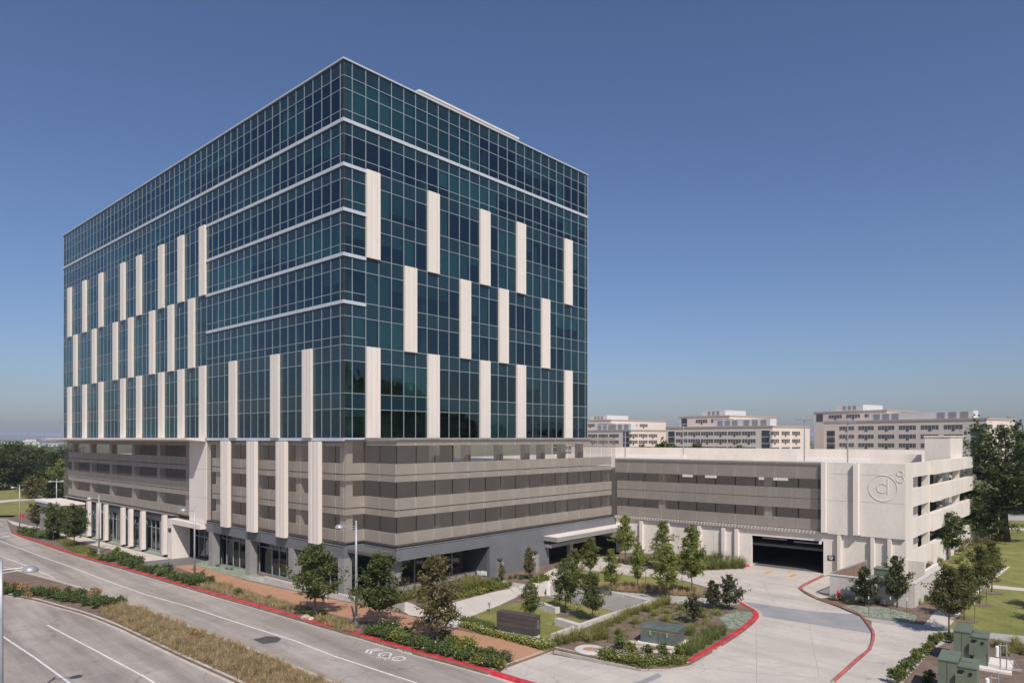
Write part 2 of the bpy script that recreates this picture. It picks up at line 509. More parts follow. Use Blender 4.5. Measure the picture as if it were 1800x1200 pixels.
panes = []
for side, MM in (('L', ML), ('R', MR)):
    for k in range(len(MM)-1):
        for (z0, z1, kd) in rows_for(side, MM[k+1]):
            if in_panel(side, k, z0, z1): continue
            c = TL(0, (MM[k]+MM[k+1])/2) if side == 'L' else TL((MM[k]+MM[k+1])/2, 0)
            dist = c.length
            n = Vector((-RX, -RY, 0)) if side == 'L' else Vector((-LX, -LY, 0))
            cosv = abs(n.dot(-c/dist))
            area = (MM[k+1]-MM[k])*(z1-z0)*cosv/dist**2
            panes.append((area, side, MM[k], MM[k+1], z0, z1, kd))
panes.sort(key=lambda t: -t[0])
rest = {'v': MB(), 's': MB()}
for i, (ar, side, a, b, z0, z1, kd) in enumerate(panes):
    if i < 300:
        nm = "window_pane" if kd == 'v' else "spandrel_pane"
        upane(nm, GLASS if kd == 'v' else SPAN, TW, 'x' if side == 'L' else 'y', 0.0, a, b, z0, z1)
    else:
        m = rest[kd]
        if side == 'L': m.quad((0, b, z0), (0, a, z0), (0, a, z1), (0, b, z1))
        else: m.quad((a, 0, z0), (b, 0, z0), (b, 0, z1), (a, 0, z1))
part("window_glazing", rest['v'], GLASS, TW, kind="stuff")
part("spandrel_glazing", rest['s'], SPAN, TW, kind="stuff")
# back faces so that nobody looks through the block
bk = MB()
bk.quad((LEN_R, 0, 13.97), (LEN_R, LEN_L, 13.97), (LEN_R, LEN_L, TOP-.1), (LEN_R, 0, TOP-.1))
bk.quad((LEN_R, LEN_L, 13.97), (0, LEN_L, 13.97), (0, LEN_L, TOP-.1), (LEN_R, LEN_L, TOP-.1))
part("rear_glazing", bk, SPAN, TW)

# mullions and transoms
for y in ML[1:-1]:
    ubox("mullion", ALU, TW, -.035, y-.028, 13.97, .02, y+.028, TOP-.06)
for x in MR[1:-1]:
    ubox("mullion", ALU, TW, x-.029, -.045, 13.97, x+.029, .02, TOP-.06)
ubox("corner_mullion", DARK, TW, -.02, -.02, 13.97, .16, .16, TOP-.06)
ubox("corner_mullion", ALU, TW, LEN_R-.05, -.07, 13.97, LEN_R+.05, .05, TOP-.06)
ubox("corner_mullion", ALU, TW, -.07, LEN_L-.05, 13.97, .05, LEN_L+.05, TOP-.06)
def runs(side, z0, z1, lo, hi):
    """Stretches of a facade between lo and hi not covered by a white panel at height z0..z1."""
    MM = ML if side == 'L' else MR
    P = PL if side == 'L' else PR
    cov = []
    for t, (a, b) in TIER.items():
        if z1 > a + .06 and z0 < b - .06:
            cov += [(MM[k+1], MM[k+2]) for k in P[t]]
    cov.sort(); out = []; p = lo
    for a, b in cov:
        if b <= lo or a >= hi: continue
        if a - p > .05: out.append((p, a))
        p = max(p, b)
    if hi - p > .05: out.append((p, hi))
    return out
def hbar(name, mat, side, z0, z1, lo, hi, proud):
    for a, b in runs(side, z0, z1, lo, hi):
        if side == 'L': ubox(name, mat, TW, -proud, a, z0, .03, b, z1)
        else: ubox(name, mat, TW, a, -proud, z0, b, .03, z1)
for side, end, cz in (('L', LEN_L, ML[19]), ('R', LEN_R, MR[2])):
    lo = 0.0
    zs_all = set(); zs_cor = set(); zs_fld = set()
    for (z0, z1, kd) in rows_for(side, 1.0): zs_cor.add(round(z0, 3))
    for (z0, z1, kd) in rows_for(side, 60.0): zs_fld.add(round(z0, 3))
    bands_c = [FL[3], FL[4], FL[5], FL[6]]
    for z in sorted(zs_cor | zs_fld):
        if z < 14.1: continue
        isb = any(abs(z-b) < .01 for b in bands_c) or abs(z-FL[7]) < .01
        near = [b for b in bands_c + [FL[7]] if abs(z - (b-.30)) < .02]
        a0 = lo if z in zs_cor else cz
        a1 = end if z in zs_fld else cz
        if isb and abs(z-FL[7]) > .01: a0 = cz
        if abs(z-FL[7]) < .01 or near: continue
        if a1 - a0 > .1: hbar("transom", ALU, side, z-.028, z+.028, a0, a1, .03)
    hbar("floor_band", BAND, side, FL[7]-.31, FL[7], lo-.12 if side == 'R' else lo, end, .12)
    for b in bands_c: hbar("floor_band", BAND, side, b-.31, b, lo-.12 if side == 'R' else lo, cz, .12)
    if side == 'L': ubox("roof_coping", BAND, TW, -.14, -.14, TOP-.08, .25, end+.1, TOP+.06)
    else: ubox("roof_coping", BAND, TW, .25, -.14, TOP-.08, end+.1, .25, TOP+.06)
    if side == 'R': ubox("sill_band", BAND, TW, .002, -.10, 13.78, end, .03, 13.95)
    else: ubox("sill_band", BAND, TW, -.10, -.10, 13.66, .03, 27.5, 13.95)

# fluted white panels
def fluted(wd, dp):
    """Unit-height panel: width along +u, standing dp proud, two shallow flutes."""
    u = [0, .30, .34, .46, .50, .72, .76, .88, .92, 1.0]
    d = [1, 1, .94, .94, 1, 1, .94, .94, 1, 1]
    return [(a*wd, -b*dp) for a, b in zip(u, d)] + [(wd, 0.05), (0, 0.05)]
fm = {}
def fluted_panel(side, a, b, z0, z1, dp, off=0.0, name="wall_panel"):
    wd = round(b-a, 3)
    key = (side, wd, dp)
    if key not in fm:
        prof = fluted(wd, dp)
        if side == 'R': pl = prof
        else: pl = [(q[1], wd-q[0]) for q in prof]
        fm[key] = MB().prism(pl, 0, 1).mesh(name, WHITE)
    loc = (a, off, z0) if side == 'R' else (off, a, z0)
    return link(name, fm[key], TW, loc, None, (1, 1, z1-z0))
for t in range(3):
    for k in PR[t]: fluted_panel('R', MR[k+1], MR[k+2]+.02, TIER[t][0]-.02, TIER[t][1]+.02, .26)
    for k in PL[t]: fluted_panel('L', ML[k+1], ML[k+2]+.02, TIER[t][0]-.02, TIER[t][1]+.02, .28)

# inside: slabs, core, columns, blinds
for i in range(8):
    z = FL[i]
    if i: ubox("floor_slab", SLABM, TW, .30, .30, z-1.30, LEN_R-.2, LEN_L-.2, z-.25)
ubox("floor_slab", SLABM, TW, .05, .05, 13.62, LEN_R-.05, LEN_L-.05, 13.78)
ubox("roof_slab", SLABM, TW, .25, .25, 46.9, LEN_R-.1, LEN_L-.1, 47.35)
ubox("building_core", OFFICE, TW, 11, 12, 13.8, 26, 68, 46.9)
col = MB().lathe([(.38, 0), (.38, 1)], 12).mesh("column", OFFICE)
for y in [2.2 + 9.0*k for k in range(9)]:
    link("column", col, TW, (2.2, y, 13.8), None, (1, 1, 33))
for x in [11.2 + 9.0*k for k in range(3)]:
    link("column", col, TW, (x, 2.2, 13.8), None, (1, 1, 33))
nb = 0
for side, MM in (('R', MR), ('L', ML)):
    for i in range(8):
        k = 0
        while k < len(MM)-1:
            run = rnd.choice([1, 1, 2, 2, 3, 4, 5]) if side == 'R' else rnd.choice([2, 3, 3, 4, 6, 8])
            e = min(k+run, len(MM)-1)
            r = rnd.random()
            top = FL[i+1]-1.30 if i < 7 else 46.6
            bot = FL[i]+.06
            p_open = .50 if i in (5, 6) else (.34 if side == 'R' else .30)
            if i == 0: p_open = .60
            if r > p_open:
                full = rnd.random() < .58
                z0 = bot if full else bot + (top-bot)*rnd.choice([.25, .4, .55, .7])
                a, b = MM[k]+.06, MM[e]-.06
                if side == 'L': ubox("window_blind", BLIND, TW, .20, a, z0, .23, b, top)
                else: ubox("window_blind", BLIND, TW, a, .20, z0, b, .23, top)
            k = e

# rooftop plant screen
ubox("plant_room", LOUVG, TW, 12.4, 4.2, 47.3, 28.2, 40, 51.0)
for k in range(6):
    z = 49.25 + .36*k
    ubox("plant_screen_slat", WHITE, TW, 12.2, 4.0, z, 28.4, 4.19, z+.19)
    ubox("plant_screen_slat", WHITE, TW, 12.2, 4.19, z, 12.39, 40, z+.19)

# ------------------------------------------------------------------ parking base of the tower
PX0, PX1, PY = 2.23, 36.67, -4.754
SOL = [(13.25, 13.80), (10.65, 11.60), (10.0, 10.53), (7.52, 8.52), (6.86, 7.40), (4.40, 5.40)]
for z0, z1 in SOL:
    if z0 < 13:
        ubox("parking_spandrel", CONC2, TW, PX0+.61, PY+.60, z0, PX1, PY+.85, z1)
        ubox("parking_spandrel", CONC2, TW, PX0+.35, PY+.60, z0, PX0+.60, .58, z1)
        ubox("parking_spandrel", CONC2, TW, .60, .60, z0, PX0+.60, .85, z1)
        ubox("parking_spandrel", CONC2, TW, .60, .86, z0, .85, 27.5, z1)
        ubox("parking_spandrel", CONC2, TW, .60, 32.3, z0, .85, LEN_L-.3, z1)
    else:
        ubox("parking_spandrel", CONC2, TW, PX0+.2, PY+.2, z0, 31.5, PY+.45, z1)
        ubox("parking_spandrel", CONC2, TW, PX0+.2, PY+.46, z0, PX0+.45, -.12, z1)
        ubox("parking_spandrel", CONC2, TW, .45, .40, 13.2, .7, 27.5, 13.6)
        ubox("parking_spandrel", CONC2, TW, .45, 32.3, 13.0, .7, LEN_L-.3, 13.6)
for z in (4.0, 7.2, 10.25):
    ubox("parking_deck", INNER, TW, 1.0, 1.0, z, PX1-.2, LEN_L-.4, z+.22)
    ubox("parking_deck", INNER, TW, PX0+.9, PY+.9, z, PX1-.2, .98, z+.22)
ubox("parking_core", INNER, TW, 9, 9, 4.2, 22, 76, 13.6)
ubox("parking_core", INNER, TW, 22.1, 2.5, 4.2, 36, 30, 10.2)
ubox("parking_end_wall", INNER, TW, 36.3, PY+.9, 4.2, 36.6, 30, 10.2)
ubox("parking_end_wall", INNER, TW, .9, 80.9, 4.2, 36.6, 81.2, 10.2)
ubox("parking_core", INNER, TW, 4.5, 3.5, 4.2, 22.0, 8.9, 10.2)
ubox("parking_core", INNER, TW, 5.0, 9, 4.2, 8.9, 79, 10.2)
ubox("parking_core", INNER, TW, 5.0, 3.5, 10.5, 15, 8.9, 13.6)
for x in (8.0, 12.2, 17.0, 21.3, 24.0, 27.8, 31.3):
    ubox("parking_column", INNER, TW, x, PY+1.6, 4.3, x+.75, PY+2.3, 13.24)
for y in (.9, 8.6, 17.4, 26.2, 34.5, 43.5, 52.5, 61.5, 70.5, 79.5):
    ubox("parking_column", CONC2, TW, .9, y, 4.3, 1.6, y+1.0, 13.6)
# perforated screen panels (6 cm joints)
SZ0, SZ1 = 4.36, 13.62
x = PX0
while x < PX1-.2:
    e = min(x+2.235, PX1)
    upane("screen_panel", SCREEN, TW, 'y', PY, x+.045, e-.045, SZ0, 13.82)
    x = e
for a, b in ((PY, PY/2), (PY/2, 0)):
    upane("screen_panel", SCREEN, TW, 'x', PX0, a+.045, b-.045, SZ0, 13.82)
upane("screen_panel", SCREEN, TW, 'y', 0.0, .035, PX0-.045, SZ0, SZ1)
ed = [0, 1.25, 4.26, 7.27, 10.3, 13.3, 16.3, 19.3, 22.3, 25.3, 27.55]
for a, b in zip(ed[:-1], ed[1:]):
    upane("screen_panel", SCREEN, TW, 'x', 0.0, a+.045, b-.045, SZ0, SZ1)
y = 32.25
while y < LEN_L-.2:
    e = min(y+3.085, LEN_L)
    upane("screen_panel", SCREEN, TW, 'x', 0.0, y+.03, e-.03, SZ0, SZ1)
    y = e
# screen rails and clip teeth below
ubox("screen_rail", GREYMET, TW, PX0-.04, PY-.05, 13.82, PX1, PY+.08, 13.94)
ubox("screen_rail", GREYMET, TW, PX0-.04, PY+.08, 13.82, PX0+.08, -.13, 13.94)
teeth = MB()
t = PX0
while t < PX1: teeth.box(t, PY-.02, 4.16, t+.20, PY+.30, 4.36); t += .36
t = PY
while t < 0: teeth.box(PX0-.02, t, 4.16, PX0+.3, t+.20, 4.36); t += .36
t = 0
while t < 27.4: teeth.box(-.02, t, 4.18, .3, t+.22, 4.36); t += .36
part("screen_clips", teeth, DARK, TW, kind="stuff")
# white fins in front of the street screens
for k in (2, 6, 10, 14):
    fluted_panel('L', ML[k+1]-.05, ML[k+2]+.05, 4.05, 13.60, .42, off=-.06, name="wall_fin")
# white wall slab beside the street screens and the thin canopy over them
for z0, z1 in ((3.9, 6.88), (6.90, 10.28), (10.30, 13.60)):
    ubox("white_wall_panel", WHITE, TW, -.05, 27.6, z0, .5, 32.2, z1)
cb = MB()
prof = [(-2.3, 13.74), (-2.3, 13.96), (-.14, 13.96), (-.14, 13.52)]
a = [(x, 27.6, z) for x, z in prof]; b = [(x, 83.0, z) for x, z in prof]
cb.v = a + b; cb.f = [(0, 1, 2, 3), (7, 6, 5, 4), (0, 4, 5, 1), (1, 5, 6, 2), (2, 6, 7, 3), (3, 7, 4, 0)]
part("thin_canopy", cb, WHITE, TW)
# grey siding band and ground floor, court side
ubox("siding_band", SIDING, TW, PX0, PY, 3.05, 14.05, PY+.35, 4.15)
ubox("siding_band", SIDING, TW, PX0, PY+.36, 3.05, PX0+.35, .35, 4.15)
ubox("siding_band", SIDING, TW, .001, .001, 3.05, PX0-.01, .35, 4.15)
ubox("siding_band", SIDING, TW, .0, .36, 3.05, .35, 14.9, 4.14)
ubox("siding_band", DKSIDE, TW, .002, 14.9, 3.05, .35, 18.1, 4.14)
ubox("siding_band", SIDING, TW, .0, 18.1, 3.05, .35, 23.2, 4.14)
ubox("siding_band", DKSIDE, TW, .002, 23.2, 3.05, .35, 25.9, 4.14)
ubox("siding_band", SIDING, TW, .0, 25.9, 3.05, .35, 27.7, 4.14)
ubox("siding_wall", SIDING, TW, 14.05, PY, -.3, 23.49, PY+.4, 4.15)
ubox("siding_wall", DKSIDE, TW, 14.05, PY+.4, -.3, 14.4, -.6, 4.0)
ubox("siding_wall", SIDING, TW, 23.49, PY, 3.2, PX1, PY+.4, 4.15)
ubox("siding_wall", DKSIDE, TW, 23.1, PY+.4, -.5, 23.49, 3, 3.9)
ubox("band_drip", GREYMET, TW, PX0-.06, PY-.06, 4.15, 36.6, PY+.05, 4.19)
ubox("band_drip", GREYMET, TW, -.06, -.05, 4.15, .05, 27.6, 4.19)
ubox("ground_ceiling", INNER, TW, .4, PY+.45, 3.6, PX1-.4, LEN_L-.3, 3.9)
# storefront glazing, court side and street side
for i in range(7):
    a = 2.9 + 1.6*i
    if a+1.6 > 14.1: break
    upane("storefront_pane", SGLASS, TW, 'y', -2.5, a+.04, a+1.56, .35, 2.75)
    upane("storefront_pane", SGLASS, TW, 'y', -2.5, a+.04, a+1.56, 2.83, 3.55)
    ubox("storefront_post", ALU, TW, a-.04, -2.60, -.1, a+.04, -2.45, 3.6)
ubox("storefront_rail", ALU, TW, 2.9, -2.58, 2.75, 14.05, -2.46, 2.83)
ubox("storefront_sill", GREYMET, TW, 2.9, -2.62, -.3, 14.05, -2.42, .35)
ubox("interior_wall", INNER, TW, 7, 3, -2.2, 20, 26, 3.6)
ubox("interior_floor", INNER, TW, 1.6, -2.4, -.35, 23, 12, -.12)
ubox("interior_floor", INNER, TW, 1.6, 12.1, -1.4, 23, 27, -1.1)
sy = [-.2, 1.0, 2.5, 4.0, 5.5, 7.0, 8.9, 10.4, 11.9, 13.4, 14.9, 17.6, 19.1, 20.6, 22.1, 23.6, 25.2, 26.6]
for a, b in zip(sy[:-1], sy[1:]):
    zb = zg(*TL(0, a).xy) + .25
    upane("storefront_pane", SGLASS, TW, 'x', 1.3, a+.04, b-.04, zb, 2.2)
    upane("storefront_pane", SGLASS, TW, 'x', 1.3, a+.04, b-.04, 2.28, 3.55)
    ubox("storefront_post", ALU, TW, 1.22, a-.035, zb-.3, 1.36, a+.045, 3.6)
    ubox("storefront_sill", GREYMET, TW, 1.2, a, zb-.8, 1.4, b, zb)
    ubox("storefront_rail", ALU, TW, 1.23, a+.04, 2.2, 1.35, b-.04, 2.28)
for y in (-.05, 8.5, 17.3, 26.1):
    ubox("grey_pier", GREYMET, TW, .0, y, -1.6, .85, y+.95, 3.05)
ubox("grey_pier", GREYMET, TW, PX0+.5, PY+.9, -.3, PX0+1.2, PY+1.6, 3.2)
# ground floor of the far street half: white fins standing off a glazed wall
for a in (59.5, 62.6, 67.0, 52.6, 49.7, 45.3, 38.2):
    g0 = zg(*TL(-1, a).xy)
    ubox("standing_fin", WHITE, TW, -.70, a, g0+.42, -.22, a+.66, 4.15)
    ubox("fin_foot", DARK, TW, -.5, a+.33, g0-.1, -.36, a+.5, g0+.42)
ubox("siding_band", SIDING, TW, .5, 37.2, 3.0, .9, LEN_L, 4.15)
ubox("band_drip", GREYMET, TW, -.05, 37.2, 4.12, .5, LEN_L, 4.2)
y = 37.2
while y < 80.5:
    e = y+1.46
    zb = -1.0
    upane("storefront_pane", SGLASS, TW, 'x', .8, y+.04, e-.04, zb, 1.9)
    upane("storefront_pane", SGLASS, TW, 'x', .8, y+.04, e-.04, 1.98, 2.95)
    ubox("storefront_post", ALU, TW, .72, y-.035, -1.7, .86, y+.045, 3.0)
    ubox("storefront_rail", ALU, TW, .73, y+.04, 1.9, .85, e-.04, 1.98)
    y = e
ubox("storefront_sill", GREYMET, TW, .7, 37.2, -2.4, .9, LEN_L, -1.0)
for a in (40.3, 47.3, 54.6, 64.5):
    ubox("grey_pier", GREYMET, TW, .2, a, -2.4, .7, a+1.5, 3.0)
ubox("interior_wall", INNER, TW, 6, 38, -2.2, 8, 80, 3.6)
# entry portal
zp = -1.4
ubox("entry_jamb", WHITE, TW, -.62, 35.9, zp, 1.6, 37.12, 3.86)
ubox("entry_lintel", WHITE, TW, -.60, 28.05, 3.26, 1.6, 35.9, 3.84)
ubox("entry_wall", INNER, TW, 4.2, 27.0, zp, 4.4, 37.1, 3.3)
ubox("entry_wall", INNER, TW, 1.61, 36.6, zp, 4.2, 37.1, 3.3)
ubox("entry_wall", GREYMET, TW, .95, 27.06, zp, 4.2, 27.5, 3.3)
for k in range(5):
    a = 28.2+1.6*k
    upane("entry_door", SGLASS, TW, 'x', 2.2, a+.05, a+1.55, zp+.2, 1.6)
    upane("entry_pane", SGLASS, TW, 'x', 2.2, a+.05, a+1.55, 1.7, 3.2)
    ubox("storefront_post", ALU, TW, 2.12, a-.04, zp, 2.26, a+.04, 3.25)
ubox("storefront_rail", ALU, TW, 2.13, 28.2, 1.6, 2.25, 36.2, 1.7)
tm = text_mesh("11601", .78, .02, DARK, "address_number")
o = link("address_number", tm, TW, (-.65, 36.52, 2.45), (R_(90), 0, R_(-90)), (.56, 1, 1))
# canopy over the far end door
ubox("porch_roof", WHITE, TW, -3.8, 70.2, 3.45, -.1, 83.2, 3.75)
ubox("porch_fascia", GREYMET, TW, -3.6, 70.4, 2.9, -.1, 83.0, 3.45)
ubox("porch_wall", GREYMET, TW, -3.2, 80.5, -2.3, -.2, 82.6, 2.9)
# service entry canopy, court side
cm = MB()
ubox("service_canopy", GREYMET, TW, 22.5, PY-1.95, 2.70, 37.0, PY-.01, 3.18)
ubox("canopy_top", WHITE, TW, 22.52, PY-1.93, 3.181, 36.98, PY-.02, 3.21)
ubox("canopy_beam", GREYMET, TW, 22.7, PY-.9, 1.95, 31.0, PY-.02, 2.35)
ubox("canopy_beam", GREYMET, TW, 33.3, PY-2.5, 2.1, 39.2, PY+.3, 2.62)
ubox("service_door", GREYMET, TW, 24.0, 1.4, -.4, 27.5, 1.6, 2.6)
ubox("service_post", GREYMET, TW, 27.9, PY+.4, -.4, 28.4, PY+.9, 2.6)
ubox("service_wall", INNER, TW, 23.5, 2.6, -.5, 40.5, 2.8, 4.0)
ubox("service_wall", CONC, TW, 23.6, -2.0, -.4, 25.6, -1.7, 1.9)

# ================================================================== THE PARKING GARAGE
KX, KY = 37.82, 66.5
VX, VY = 0.6252, 0.7805          # along the side face (local x)
UX, UY = -0.7805, 0.6252         # along the front face (local y)
GANG = math.atan2(VY, VX)
PG = thing("parking_garage", "pale concrete parking garage with grey screened front and dark drive in entrance", "garage", (KX, KY, 0), GANG)
def GLc(x, y, z=0): return Vector((KX + x*VX + y*UX, KY + x*VY + y*UY, z))
GT = 11.45
UE = 31.85
# upper corner panels, the joints 2 cm open
for (a, b) in ((0.0, 3.95), (4.55, 7.0)):
    for z0, z1 in ((4.2, 7.58), (7.60, 10.28), (10.30, GT)):
        ubox("precast_panel", CONC, PG, -.32, a+(.02 if a else 0), z0, .1, b, z1)
def fin(y0, y1, z0, z1, dp=.75):
    pr = [(-dp, y0+.10), (-dp, y1-.02), (.05, y1), (.05, y0-.10)]
    part("precast_fin", MB().prism(pr, z0, z1), WHITE, PG)
fin(3.98, 4.52, 4.3, GT-.05)
fin(7.02, 7.56, 4.3, GT-.02, .62)
# lower wall with pilasters
for a, b in ((0.0, 1.25), (1.27, 2.85), (2.87, 5.75), (5.77, 7.46)):
    ubox("precast_panel", CONC, PG, 0, a+.005, -.2, .3, b, 4.18)
for a in (1.17, 2.66, 5.70):
    pr = [(-.42, a+.04), (-.42, a+.34), (.02, a+.40), (.02, a-.02)]
    part("precast_fin", MB().prism(pr, 0, 4.14), WHITE, PG)
xs = [14.85, 17.0, 19.2, 21.4, 23.6, 25.8, 28.0, 30.2, UE]
for a, b in zip(xs[:-1], xs[1:]):
    ubox("precast_panel", CONC, PG, 0, a+.01, -.3, .3, b-.01, 4.05)
for a in (16.25, 17.75, 20.60, 24.5, 28.0):
    pr = [(-.35, a+.03), (-.35, a+.40), (.02, a+.46), (.02, a-.02)]
    part("precast_fin", MB().prism(pr, -.2, 3.9), WHITE, PG)
ubox("entrance_lintel", CONC, PG, 0, 7.46, 3.30, .35, 14.85, 4.05)
ubox("entrance_soffit", CONC, PG, -.30, 7.46, 4.06, .3, UE, 4.34)
# screened front
ge = [7.60, 9.84, 12.1, 14.3, 16.55, 18.8, 21.05, 23.3, 25.45, 27.65, 29.85, UE]
for a, b in zip(ge[:-1], ge[1:]):
    upane("screen_panel", SCREEN, PG, 'x', -.35, a+.045, b-.045, 4.36, 11.35)
ubox("screen_rail", GREYMET, PG, -.40, 7.6, 11.35, -.28, UE, 11.43)
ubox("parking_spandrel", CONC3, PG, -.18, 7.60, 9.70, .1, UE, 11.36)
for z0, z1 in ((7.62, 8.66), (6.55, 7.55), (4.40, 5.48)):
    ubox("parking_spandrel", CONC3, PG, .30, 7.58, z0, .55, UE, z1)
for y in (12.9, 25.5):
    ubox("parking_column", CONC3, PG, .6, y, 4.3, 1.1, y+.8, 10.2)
tb = MB(); t = 7.6
while t < UE: tb.box(-.38, t, 4.20, -.28, t+.16, 4.36); t += .36
part("screen_clips", tb, GREYMET, PG, kind="stuff")
# roof deck, parapets, interior
GD = 62.0
SD = 27.85
ubox("roof_deck", CONC, PG, .6, 2.6, 9.95, GD, UE+8, 10.25)
ubox("parapet_wall", CONC, PG, .31, 7.58, 11.41, .55, UE, 11.50)
ubox("parapet_wall", CONC, PG, .1, .02, 10.25, .3, 7.58, 11.44)
ubox("parapet_wall", CONC, PG, GD-.3, 3, 10.25, GD, UE+8, 11.9)
ubox("parapet_wall", CONC, PG, 30, 3.0, 10.26, 30.3, 9.0, 11.75)
ubox("parapet_wall", CONC, PG, 34, 20, 10.26, 34.3, UE+6, 11.3)
ubox("roof_deck", CONC, PG, 5.5, UE+8.02, 9.95, GD, UE+48, 10.25)
ubox("parapet_wall", CONC, PG, GD-.3, UE+8.02, 10.25, GD, UE+48, 11.9)
ubox("rear_wall", CONC, PG, GD, UE+8.02, -2.2, GD+.3, UE+48, 10.25)
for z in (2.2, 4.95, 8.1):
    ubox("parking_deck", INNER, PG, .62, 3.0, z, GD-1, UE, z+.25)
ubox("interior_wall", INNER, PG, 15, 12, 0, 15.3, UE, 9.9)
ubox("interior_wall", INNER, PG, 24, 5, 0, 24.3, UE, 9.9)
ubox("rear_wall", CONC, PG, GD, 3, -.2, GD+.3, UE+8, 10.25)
# side face: piers, solid bands, openings between; it runs parallel to the tower, not square to the front
SKEW = R_(-3.36)
def sbox(name, mat, x0, y0, z0, x1, y1, z1):
    o = ubox(name, mat, PG, x0, y0, z0, x1, y1, z1)
    c, s = math.cos(SKEW), math.sin(SKEW)
    x, y, z = o.location
    o.location = (x*c - y*s, x*s + y*c, z); o.rotation_euler = (0, 0, SKEW)
    return o
SB = [(-.3, 2.65), (3.98, 5.85), (7.08, 8.85), (10.02, GT)]
sbox("corner_pier", CONC, .12, .0, -.2, 2.9, .4, GT)
bays = [(2.9, 9.9), (10.4, 26.6), (27.1, 36.2)]
for i, (a, b) in enumerate(bays):
    for z0, z1 in SB:
        sbox("side_spandrel", CONC, a+.01, .04 if i == 0 else -.30, z0, b-.01, .35, z1)
    sbox("side_pier", CONC, b, .02, -.3, b+.5, .7, GT-.02)
    sbox("shear_wall", CONC, b-2.6, 1.0, -.1, b-.2, 1.3, 9.9)
    sbox("inner_wall", INNER, a, 4.2, -.1, b, 4.4, 9.9)
sbox("stair_tower", CONC, 24.0, .45, 10.26, 32.0, 3.2, 14.05)
sbox("stair_tower_cap", CONC, 23.9, .35, 14.05, 32.1, 3.3, 14.22)
sbox("stair_wall", CONC, .3, -1.5, -.2, .6, -.01, 2.2)
sbox("stair_wall", CONC, .6, -1.5, -.2, 6.5, -1.2, 1.2)
# clearance bars, wall sign, alarm
bar = MB().tube([(0, -1.3, 0), (0, 1.3, 0)], [.09, .09], 8).mesh("clearance_bar", SIGNW)
for y, z in ((12.9, 2.92), (9.6, 2.80)):
    b_ = link("clearance_bar", bar, PG, (1.6, y, z))
ubox("notice_plate", BLACK, PG, -.05, 6.38, 1.45, .0, 7.05, 1.95)
nm = MB()
for k, (zz, l) in enumerate(((1.83, .44), (1.72, .50), (1.57, .30))):
    nm.box(-.056, 6.715-l/2, zz-.03, -.052, 6.715+l/2, zz+.03)
part("notice_print", nm, SIGNW, PG)
part("fire_alarm", MB().lathe([(.09, 0), (.09, .06)], 12), REDM, PG, loc=(-.02, 1.0, 2.0), rot=(0, R_(-90), 0))
part("flood_light", MB().box(-.35, 7.62, 3.05, -.05, 7.8, 3.3), SIGNW, PG)
# raised emblem: a d inside a ring with a small figure 8 beside it
def ring(cy, cz, r, wd, x0, x1, seg=48, a0=0, a1=2*math.pi):
    mb = MB(); n = seg
    full = abs(a1-a0-2*math.pi) < 1e-3
    for k in range(n+(0 if full else 1)):
        t = a0+(a1-a0)*k/n
        for rr in (r-wd/2, r+wd/2):
            for xx in (x0, x1): mb.v.append((xx, cy-rr*math.cos(t), cz+rr*math.sin(t)))
    m = n if full else n
    N = len(mb.v)
    for k in range(m):
        i = 4*k; j = (4*(k+1)) % N
        mb.f += [(i, j, j+2, i+2), (i+1, i+3, j+3, j+1), (i, i+1, j+1, j), (i+2, j+2, j+3, i+3)]
    return mb
EM = CONC
part("emblem_ring", ring(1.92, 9.05, 1.26, .075, -.36, -.31), EM, PG)
part("emblem_letter", ring(1.98, 9.05, .45, .07, -.36, -.31, 32, .5, 2*math.pi-.5), EM, PG)
part("emblem_letter", MB().box(-.36, 1.46, 8.48, -.31, 1.54, 10.0), EM, PG)
part("emblem_number", ring(.44, 10.52, .25, .06, -.36, -.31, 24), EM, PG)
part("emblem_number", ring(.44, 9.98, .32, .06, -.36, -.31, 24), EM, PG)
# added glowing boxes standing in for bright far-side openings behind the screens
GLOWM, _n, _p = base_mat("opening_glow"); _p.inputs["Emission Color"].default_value = (1, .95, .88, 1); _p.inputs["Emission Strength"].default_value = .75
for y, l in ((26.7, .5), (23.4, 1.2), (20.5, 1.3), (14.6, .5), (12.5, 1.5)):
    ubox("far_opening_glow", GLOWM, PG, 2.2, y-l/2, 9.28, 2.5, y+l/2, 9.62)
# roof light poles
def roof_pole(px, py_top, py_bot, Y, label):
    X = (px-900)/F*Y
    zt = EYE-(py_top-770)*Y/F; zb = 10.25
    t = thing("roof_light_pole", label, "light pole", (X, Y, zb), GANG, "light poles on the garage roof")
    part("pole", MB().tube([(0, 0, .6), (0, 0, zt-zb)], [.09, .06], 8), STEEL, t)
    part("pole_base", MB().box(-.35, -.35, 0, .35, .35, .9), CONC, t)
    part("lamp_head", MB().box(-.15, -.95, zt-zb-.05, .15, -.08, zt-zb+.08), STEEL, t)
    part("lamp_head", MB().box(-.15, .08, zt-zb-.05, .15, .95, zt-zb+.08), STEEL, t)
roof_pole(1414, 738, 797, 82, "light pole on the garage roof, in line with the gap between two cream buildings")
roof_pole(1490, 742, 800, 77, "light pole on the garage roof in front of the tallest cream building")
roof_pole(1201, 745, 795, 120, "thin light pole on the garage roof in front of the middle cream building")
roof_pole(1099, 756, 801, 96, "thin light pole on the garage roof nearest the glass tower")

